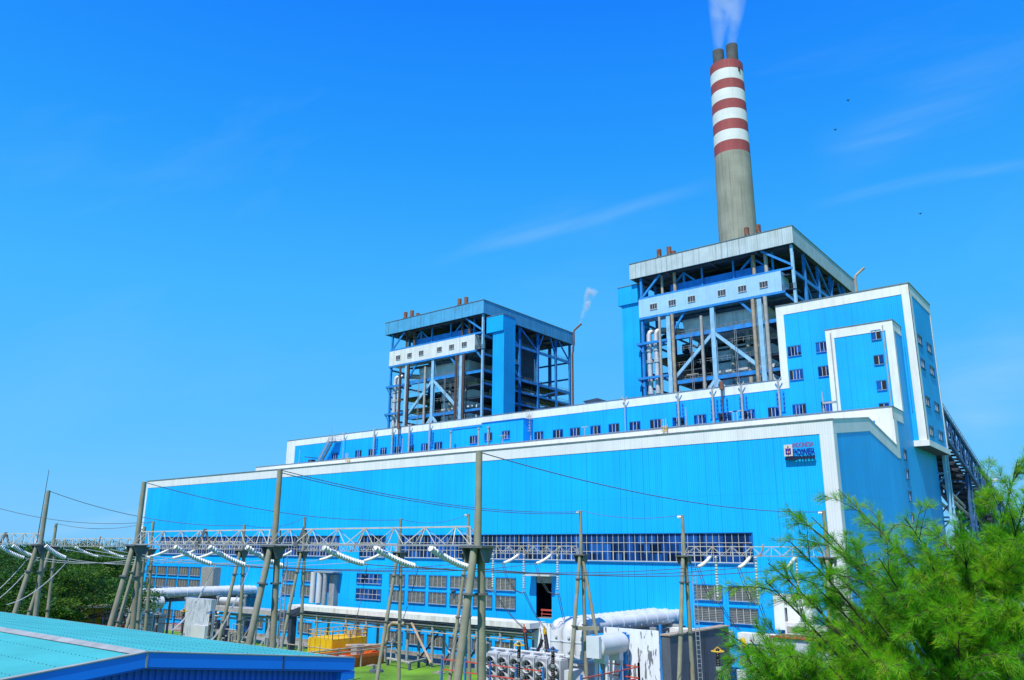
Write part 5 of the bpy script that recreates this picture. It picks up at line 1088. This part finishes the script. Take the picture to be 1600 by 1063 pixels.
# ------------------------------------------------------------------ foreground shed with the turquoise roof
XG, XW = 1.36, -66.0; RY, RZ = -77.45, 12.16; EY, EZ = -69.0, 11.23; NY, NZ = -86.2, 11.36
t = thing('metal_shed', 'metal shed with turquoise corrugated roof and deep blue walls in the foreground', 'shed', (-30, -77.6, 0))
def slope(y0, z0, y1, z1):
    m = MB(); pit = .19; xs = []; x = XW
    while x < XG-.001: xs += [(x, 0), (x+pit*.62, 0), (x+pit*.72, .024), (x+pit*.9, .024)]; x += pit
    xs = [q for q in xs if q[0] < XG]+[(XG, 0)]; v = []; f = []
    for xx, h in xs: v += [(xx, y0, z0+h), (xx, y1, z1+h)]
    for i in range(len(xs)-1): f.append((2*i, 2*i+2, 2*i+3, 2*i+1))
    m.add(v, f); m.quad((XW, y0, z0-.08), (XW, y1, z1-.08), (XG, y1, z1-.08), (XG, y0, z0-.08)); return m
slope(RY, RZ, EY, EZ).build('roof', TURQ, t, fix=False); slope(NY, NZ, RY, RZ).build('roof', TURQ, t, fix=False)
m = MB()
def sl(y): return RZ+(y-RY)*(EZ-RZ)/(EY-RY) if y > RY else NZ+(y-NY)*(RZ-NZ)/(RY-NY)
for k, y in enumerate([RY+1.1+i*1.15 for i in range(7)]+[RY-1.2-i*1.2 for i in range(7)]):
    x = XG-.12
    while x > -46: m.box((x-.011, y-.011, sl(y)+.02), (x+.011, y+.011, sl(y)+.036)); x -= .285
s_ = m.build('screws', DARK, t, fix=False); s_['kind'] = 'stuff'
m = MB(); m.add([(XW, RY-.34, sl(RY-.34)+.045), (XW, RY, RZ+.1), (XW, RY+.24, sl(RY+.24)+.045), (XG+.02, RY-.34, sl(RY-.34)+.045), (XG+.02, RY, RZ+.1), (XG+.02, RY+.24, sl(RY+.24)+.045)], [(0, 3, 4, 1), (1, 4, 5, 2)]); m.build('ridge_cap', CAPM, t, fix=False)
m = MB(); m.prism([(RY, RZ+.06), (EY+.05, EZ+.05), (EY+.05, EZ-.40), (RY, RZ-.38)], 'x', XG, XG+.1); m.build('fascia', FASC, t)
m = MB(); m.prism([(NY-.05, NZ+.06), (RY, RZ+.06), (RY, RZ-.38), (NY-.05, NZ-.38)], 'x', XG+.003, XG+.103); m.build('fascia', FASC, t)
m = MB()
m.prism([(RY, RZ+.055), (EY+.05, EZ+.045), (EY+.05, EZ+.075), (RY, RZ+.085)], 'x', XG-.1, XG+.125); m.prism([(NY-.05, NZ+.055), (RY, RZ+.055), (RY, RZ+.085), (NY-.05, NZ+.085)], 'x', XG-.1, XG+.128); m.build('edge_flashing', CAPM, t)
m = MB(); m.box((XW, EY-.02, EZ-.2), (XG, EY+.16, EZ+.0)); m.build('gutter', CAPM, t)
m = MB(); m.box((XG-.3, EY-.55, EZ-.72), (XG+.08, EY+.1, EZ-.43)); m.build('gutter_box', FASC, t)
m = MB(); m.prism([(RY, RZ-.38), (EY-.05, EZ-.40), (EY-.05, EZ-.46), (RY, RZ-.44)], 'x', XG-.22, XG+.06); m.prism([(NY+.05, NZ-.38), (RY, RZ-.38), (RY, RZ-.44), (NY+.05, NZ-.44)], 'x', XG-.22, XG+.063); m.build('fascia_bottom', WALLB, t)
for y in (-72.3, -77.45): 
    m = MB(); m.box((XG+.1, y-.03, sl(y)-.4), (XG+.115, y+.03, sl(y)+.08)); m.build('joint_strip', CAPM if y < -75 else DARK, t)
m = MB(); v = []; f = []; y = NY+.5; pit = .235; ys = []
while y < EY-.55: ys += [(y, 0), (y+pit*.35, 0), (y+pit*.5, .06), (y+pit*.85, .06)]; y += pit
for yy, h in ys: v += [(XG-.28+h, yy, 0), (XG-.28+h, yy, sl(yy)-.12)]
for i in range(len(ys)-1): f.append((2*i, 2*i+2, 2*i+3, 2*i+1))
m.add(v, f); m.build('gable_wall', WALLB, t, fix=False)
m = MB(); m.box((XW+.3, EY-.6, 0), (XG-.3, EY-.5, EZ-.1)); m.box((XW+.3, NY+.5, 0), (XG-.3, NY+.6, NZ-.1)); m.box((XW+.2, NY+.6, 0), (XW+.3, EY-.6, EZ-.1)); m.build('side_wall', WALLB, t)
# ------------------------------------------------------------------ leaf meshes
def leaf_mesh(name, mt, P, D, Wd, L, tint, parent, org, up=0):
    """P base points, D unit directions, Wd half widths, L lengths: one slim quad each"""
    n = len(P); r = RNG.normal(size=(n, 3))+np.array([0, 0, up]); side = np.cross(D, r); side /= np.linalg.norm(side, axis=1)[:, None]+1e-9
    a = P-org; tip = a+D*L[:, None]; mid = a+D*(L*.45)[:, None]
    V = np.empty((n, 4, 3)); V[:, 0] = a; V[:, 1] = mid+side*Wd[:, None]; V[:, 2] = tip; V[:, 3] = mid-side*Wd[:, None]
    me = bpy.data.meshes.new(name); me.vertices.add(4*n); me.vertices.foreach_set('co', V.reshape(-1).astype(np.float32))
    me.loops.add(4*n); me.loops.foreach_set('vertex_index', np.arange(4*n, dtype=np.int32)); me.polygons.add(n); me.polygons.foreach_set('loop_start', np.arange(0, 4*n, 4, dtype=np.int32)); me.update()
    at_ = me.attributes.new('tint', 'FLOAT', 'FACE'); at_.data.foreach_set('value', np.clip(tint, 0, 1).astype(np.float32)); me.materials.append(mt)
    o = bpy.data.objects.new(name, me); COL.objects.link(o); o.parent = parent; return o
# ------------------------------------------------------------------ feathery casuarina close to the camera
def casuarina(label, base, zfork, targets, extra):
    T = thing('casuarina_tree', label, 'tree', (base.x, base.y, 0)); org = np.array([base.x, base.y, 0])
    tr = MB(); lean = Vector((.35, .2, 0)); top = Vector((base.x, base.y, zfork+1.6))+lean
    tr.tube([(base.x, base.y, -.2), (base.x, base.y, 3), (base.x+.1, base.y+.05, zfork*.6), (base.x+.2, base.y+.1, zfork), tuple(top)], [.26, .22, .17, .12, .05], 10)
    br = MB(); P = []; D = []; Ls = []; Ws = []; Tn = []
    rg = np.random.default_rng(11)
    def trunkpt(z): 
        k = min(1, max(0, z/zfork)); return np.array([base.x+.2*k+.35*max(0, (z-zfork)/1.6), base.y+.1*k+.2*max(0, (z-zfork)/1.6), z])
    def brush(pts, s0, dens, hue, wid):
        n = len(pts); Lb = np.linalg.norm(pts[-1]-pts[0])
        for k in range(int(Lb*(1-s0)*38*max(.48, dens))+2):
            s = s0+(1-s0)*rg.uniform(0, 1); i = min(n-2, int(s*(n-1))); u = s*(n-1)-i; p = pts[i]*(1-u)+pts[i+1]*u; d = pts[i+1]-pts[i]; d = d/np.linalg.norm(d)
            sd_ = np.cross(d, rg.normal(size=3)); sd_ /= np.linalg.norm(sd_); sdir = d*.8+sd_*rg.uniform(.35, .85)+np.array([0, 0, .05]); sdir /= np.linalg.norm(sdir)
            sl_ = wid*rg.uniform(.5, 1.15)*(1.15-.6*(s-s0)/(1-s0)); qs = np.linspace(0, 1, 5)[:, None]; sp = p+sdir*sl_*qs-np.array([0, 0, .45*sl_])*qs*qs
            br.tube([tuple(sp[0]), tuple(sp[4])], [.003, .0015], 3, cap=False)
            nn = int(190*sl_)+6; q = rg.uniform(0, .98, nn)*4; ii = np.minimum(3, q.astype(int)); uu = (q-ii)[:, None]
            sdn = sdir[None]+rg.normal(size=(nn, 3))*.36+np.array([0, 0, -.12]); sdn /= np.linalg.norm(sdn, axis=1)[:, None]
            P.append(sp[ii]*(1-uu)+sp[ii+1]*uu); D.append(sdn); Ls.append(rg.uniform(.05, .125, nn)); Ws.append(rg.uniform(.0010, .0021, nn)); Tn.append(.52+hue+rg.normal()*.16+rg.normal(size=nn)*.14)
    for ti, (tip, dens) in enumerate(targets+extra):
        tip = np.array(tip); hd = np.linalg.norm((tip-trunkpt(tip[2]))[:2]); z0 = min(zfork+1.4, max(2.5, tip[2]-hd*.75-rg.uniform(.2, .8))); b = trunkpt(z0)
        Lb = np.linalg.norm(tip-b); ctl = (b+tip)/2+np.array([0, 0, Lb*.10])+rg.normal(size=3)*Lb*.04; n = 18; ss = np.linspace(0, 1, n)[:, None]
        pts = (1-ss)**2*b+2*ss*(1-ss)*ctl+ss*ss*tip
        br.tube([tuple(q) for q in pts], [.020*(1-.92*i/n)*min(1.4, Lb/2)+.002 for i in range(n)], 5)
        hue = rg.uniform(-.2, .2); brush(pts, .5, .8*dens, hue, .26)
        for c in range(int((3+2.2*Lb)*(.6 if dens < .6 else 1.5*min(1.2, dens)))):
            s = rg.uniform(.38, .95); i = min(n-2, int(s*(n-1))); p = pts[i]; d = pts[i+1]-pts[i]; d = d/np.linalg.norm(d); sd_ = np.cross(d, rg.normal(size=3)); sd_ /= np.linalg.norm(sd_)
            cd_ = d*.85+sd_*rg.uniform(.3, .75)+np.array([0, 0, .15]); cd_ /= np.linalg.norm(cd_); cl_ = rg.uniform(.35, 1.0)*(1.2-.7*s)*min(1.3, Lb/2.2)+.15; qs = np.linspace(0, 1, 9)[:, None]
            cp = p+cd_*cl_*qs-np.array([0, 0, .28*cl_])*qs*qs; br.tube([tuple(q) for q in cp[::2]], [.006, .0045, .0035, .0025, .0015], 4, cap=False); brush(cp, .12, min(1.1, .65+.4*dens), hue+rg.normal()*.1, .19)
    tr.build('trunk', BARK, T, smooth=40); br.build('branches', BARK, T, fix=False)
    leaf_mesh('crown', NEED, np.concatenate(P), np.concatenate(D), np.concatenate(Ws), np.concatenate(Ls), np.concatenate(Tn), T, org)
b0 = at(1475, 1063, d=11.6)
tg = [((1230, 795), 10.2, .34), ((1268, 808), 10.8, .3), ((1200, 880), 9.6, .34), ((1232, 845), 10.2, .3), ((1196, 908), 9.7, .34), ((1262, 905), 10.4, .25), ((1172, 1000), 9.2, 1.0), ((1168, 1030), 9.0, 1.0), ((1215, 1008), 9.4, .9), ((1130, 985), 9.4, .6), ((1235, 1045), 9.2, 1.0), ((1268, 962), 10.2, .45), ((1296, 890), 11, .3), ((1310, 765), 12, .45), ((1330, 872), 11.5, .35), ((1375, 838), 12, .3), ((1412, 808), 11, .35), ((1440, 818), 12, .6), ((1468, 850), 11, .8), ((1500, 820), 10.5, .9), ((1542, 750), 11.5, .6), ((1557, 835), 10.8, 1), ((1590, 718), 11, .7), ((1612, 750), 10.5, .8), ((1640, 800), 10, 1), ((1640, 900), 10, 1), ((1650, 1000), 10, 1),
      ((1350, 945), 10.4, .5), ((1400, 925), 10.8, 1), ((1450, 875), 11.2, 1.2), ((1380, 1015), 10, 1.2), ((1310, 1000), 9.8, .7), ((1265, 1030), 9.4, 1.1), ((1330, 1055), 9.6, 1.2), ((1500, 940), 10.2, 1.3), ((1560, 890), 10.4, 1.3), ((1450, 975), 10, 1.3), ((1550, 1010), 10, 1.3), ((1395, 890), 12.5, .7), ((1352, 925), 12.4, .4), ((1480, 875), 12.8, 1), ((1530, 860), 12.5, 1), ((1580, 830), 11.5, 1.1), ((1420, 1050), 9.6, 1.2), ((1500, 1040), 9.6, 1.2), ((1600, 950), 9.8, 1.2), ((1325, 940), 12, .35), ((1590, 1050), 9.6, 1.2)]
rt = random.Random(9)
for i in range(24):
    qx = rt.uniform(1300, 1660); qy = rt.uniform(max(850, 850+(1400-qx)*.75), 1075); tg.append(((qx, qy), rt.uniform(9.4, 13), rt.uniform(.75, 1.05)))
for q in ((1180, 1012), (1250, 1020), (1290, 1035), (1200, 1045), (1320, 985)): tg.append((q, 9.2, .65))
tgt = [(tuple(at(*p, d=d)), k) for p, d, k in tg]
ex = []; rx = random.Random(5)
for i in range(26):
    a = rx.uniform(0, 6.28); h = rx.uniform(6.5, 13.2); r = 1.2+2.2*min(1, (h-5)/6)*rx.uniform(.7, 1.1); ex.append(((b0.x+math.cos(a)*r, b0.y+math.sin(a)*r, h), .6))
casuarina('feathery green casuarina tree in the right foreground', b0, b0.z-.4, tgt, ex)
# ------------------------------------------------------------------ background trees
def broadtree(name, label, px, d, h, rad, n, flat=.28, layers=5, mt=LEAFD, base_z=0, group='dark trees left of the turbine hall', lsz=.55):
    p = at(px, 850, d=d); T = thing(name, label, 'tree', (p.x, p.y, base_z), group); rg = np.random.default_rng(int(px*13+d)+5000); org = np.array([p.x, p.y, base_z]); tr = MB()
    cl = []
    for i in range(layers*9):
        a = rg.uniform(0, 6.283); q = math.sqrt(rg.uniform(.02, 1)); lz = h*(1-.45*q*q*rg.uniform(.6, 1.1))-rg.uniform(0, h*.32); cl.append((p.x+math.cos(a)*q*rad, p.y+math.sin(a)*q*rad, max(h*(.5 if px == 118 else .4), lz)+base_z, rad*rg.uniform(.16, .34)))
    f = Vector((p.x, p.y, base_z+h*.28)); tr.tube([(p.x, p.y, base_z-.3), (p.x+.2, p.y, base_z+h*.14), tuple(f)], [h*.035, h*.028, h*.022], 8)
    for c in cl[::2]:
        m_ = f.lerp(Vector(c[:3]), .5)+Vector((0, 0, -h*.03)); tr.tube([tuple(f), tuple(m_), c[:3]], [h*.014, h*.008, .04], 5)
    tr.build('trunk', BARK, T, smooth=40); P = []; D = []; Tn = []
    for c in cl:
        k = n//len(cl); v = rg.normal(size=(k, 3)); v /= np.linalg.norm(v, axis=1)[:, None]; rr_ = rg.uniform(.35, 1, k)**.5; q = v*rr_[:, None]*c[3]*np.array([1, 1, flat*1.15]); P.append(q+np.array(c[:3])); dd = v*np.array([.6, .6, .1])+rg.normal(size=(k, 3))*np.array([.6, .6, .25]); dd /= np.linalg.norm(dd, axis=1)[:, None]; D.append(dd); Tn.append(.42+rg.normal()*.22+rg.normal(size=k)*.2)
    P = np.concatenate(P); k = len(P); leaf_mesh('crown', mt, P, np.concatenate(D), rg.uniform(.3, .6, k)*lsz, rg.uniform(.7, 1.3, k)*lsz*1.5, np.concatenate(Tn), T, org, up=2.5)
BT_ = [(118, 150, 13.6, 12.5, 'wide dark umbrella tree over the yellow shed'), (-2, 138, 12.4, 11, 'dark bushy tree at the left picture edge behind the leftmost near pole'), (66, 175, 15.2, 13, 'dark umbrella tree behind the leftmost near pole'), (150, 190, 15.6, 10, 'dark umbrella tree touching the left end of the turbine hall'), (-30, 165, 15.2, 13, 'dark umbrella tree cut by the left picture edge'), (120, 220, 17.2, 14, 'taller tree crown showing above the dark umbrella trees'), (20, 235, 16.6, 15, 'pale distant tree crown at the left above the lattice beam'), (165, 250, 17.5, 12, 'distant tree crown beside the top left of the pole pair'), (20, 122, 8.0, 6, 'low dark shrubby tree behind the leftmost pole pair'), (5, 112, 8, 7, 'low dark shrubby tree at the lower left picture edge')]
for px, d, h, r, lb in BT_: broadtree('umbrella_tree' if 'umbrella' in lb else 'broadleaf_tree', lb, px, d, h, r, 22000, lsz=.26)
# far wood on the horizon
P = []; rg = np.random.default_rng(3)
for i in range(420):
    d = rg.uniform(330, 620); px = rg.uniform(-420, 420); c = np.array(at(px, 850, d=d)); c[2] = 0; hh = rg.uniform(9, 15); rad = rg.uniform(6, 11); v = rg.normal(size=(200, 3)); v /= np.linalg.norm(v, axis=1)[:, None]; P.append(c+np.array([0, 0, hh*.6])+v*np.array([rad, rad, hh*.42])*(rg.uniform(.5, 1, 200)**.4)[:, None])
P = np.concatenate(P); k = len(P); D = rg.normal(size=(k, 3)); D /= np.linalg.norm(D, axis=1)[:, None]
E_ = bpy.data.objects.new('tmp', None); o = leaf_mesh('far_wood', LEAFH, P, D, rg.uniform(.4, .8, k), rg.uniform(1, 2, k), .5+rg.normal(size=k)*.25, None, np.zeros(3)); bpy.data.objects.remove(E_); tag(o, 'distant green wood along the horizon at the left', 'wood', kind='stuff')
# yellow shed below the trees
a = at(108, 960, d=158); t = thing('yellow_shed', 'low yellow shed with orange base under the dark trees', 'shed', (a.x, a.y, 0)); dv = (at(185, 960, d=158)-a); dv.z = 0; L = dv.length; dv.normalize(); nv = Vector((-dv.y, dv.x, 0))
def obx(mb, u0, u1, v0, v1, z0, z1):
    q = [Vector((a.x, a.y, 0))+dv*u+nv*v for u, v in ((u0, v0), (u1, v0), (u1, v1), (u0, v1))]; mb.add([(p.x, p.y, z0) for p in q]+[(p.x, p.y, z1) for p in q], [(3,2,1,0),(4,5,6,7),(0,1,5,4),(1,2,6,5),(2,3,7,6),(3,0,4,7)])
m = MB(); obx(m, 0, L, 0, 8, .9, 5.4); m.build('wall', YELB, t); m = MB(); obx(m, -.1, L+3, -.1, 8, 0, .9); m.build('orange_base', ORG, t); m = MB(); obx(m, -.3, L+.3, -.4, 8.4, 5.4, 5.5); m.build('roof', TANP, t); m = MB()
for i in range(1, 6): obx(m, L*i/6-.05, L*i/6+.05, -.06, 0, .9, 5.4)
m.build('joint_strip', DARK, t)
# birds
for i, (px, py) in enumerate(((1325, 157), (1305, 203), (1438, 334))):
    p = at(px, py, d=150); m = MB(); s = .36
    m.add([(p.x-s, p.y, p.z+.15), (p.x-.1, p.y+.12, p.z), (p.x-.1, p.y-.15, p.z), (p.x+s, p.y, p.z+.18), (p.x+.1, p.y+.12, p.z), (p.x+.1, p.y-.15, p.z)], [(0, 1, 2), (3, 4, 5)]); m.tube([(p.x, p.y-.35, p.z), (p.x, p.y-.1, p.z), (p.x, p.y+.2, p.z), (p.x, p.y+.4, p.z)], [.02, .09, .08, .02], 6); tag(m.build('bird', BLACK), ('dark bird in the sky right of the striped chimney top', 'dark bird right of the chimney below the highest bird', 'dark bird low in the sky right of the chimney base')[i], 'bird')
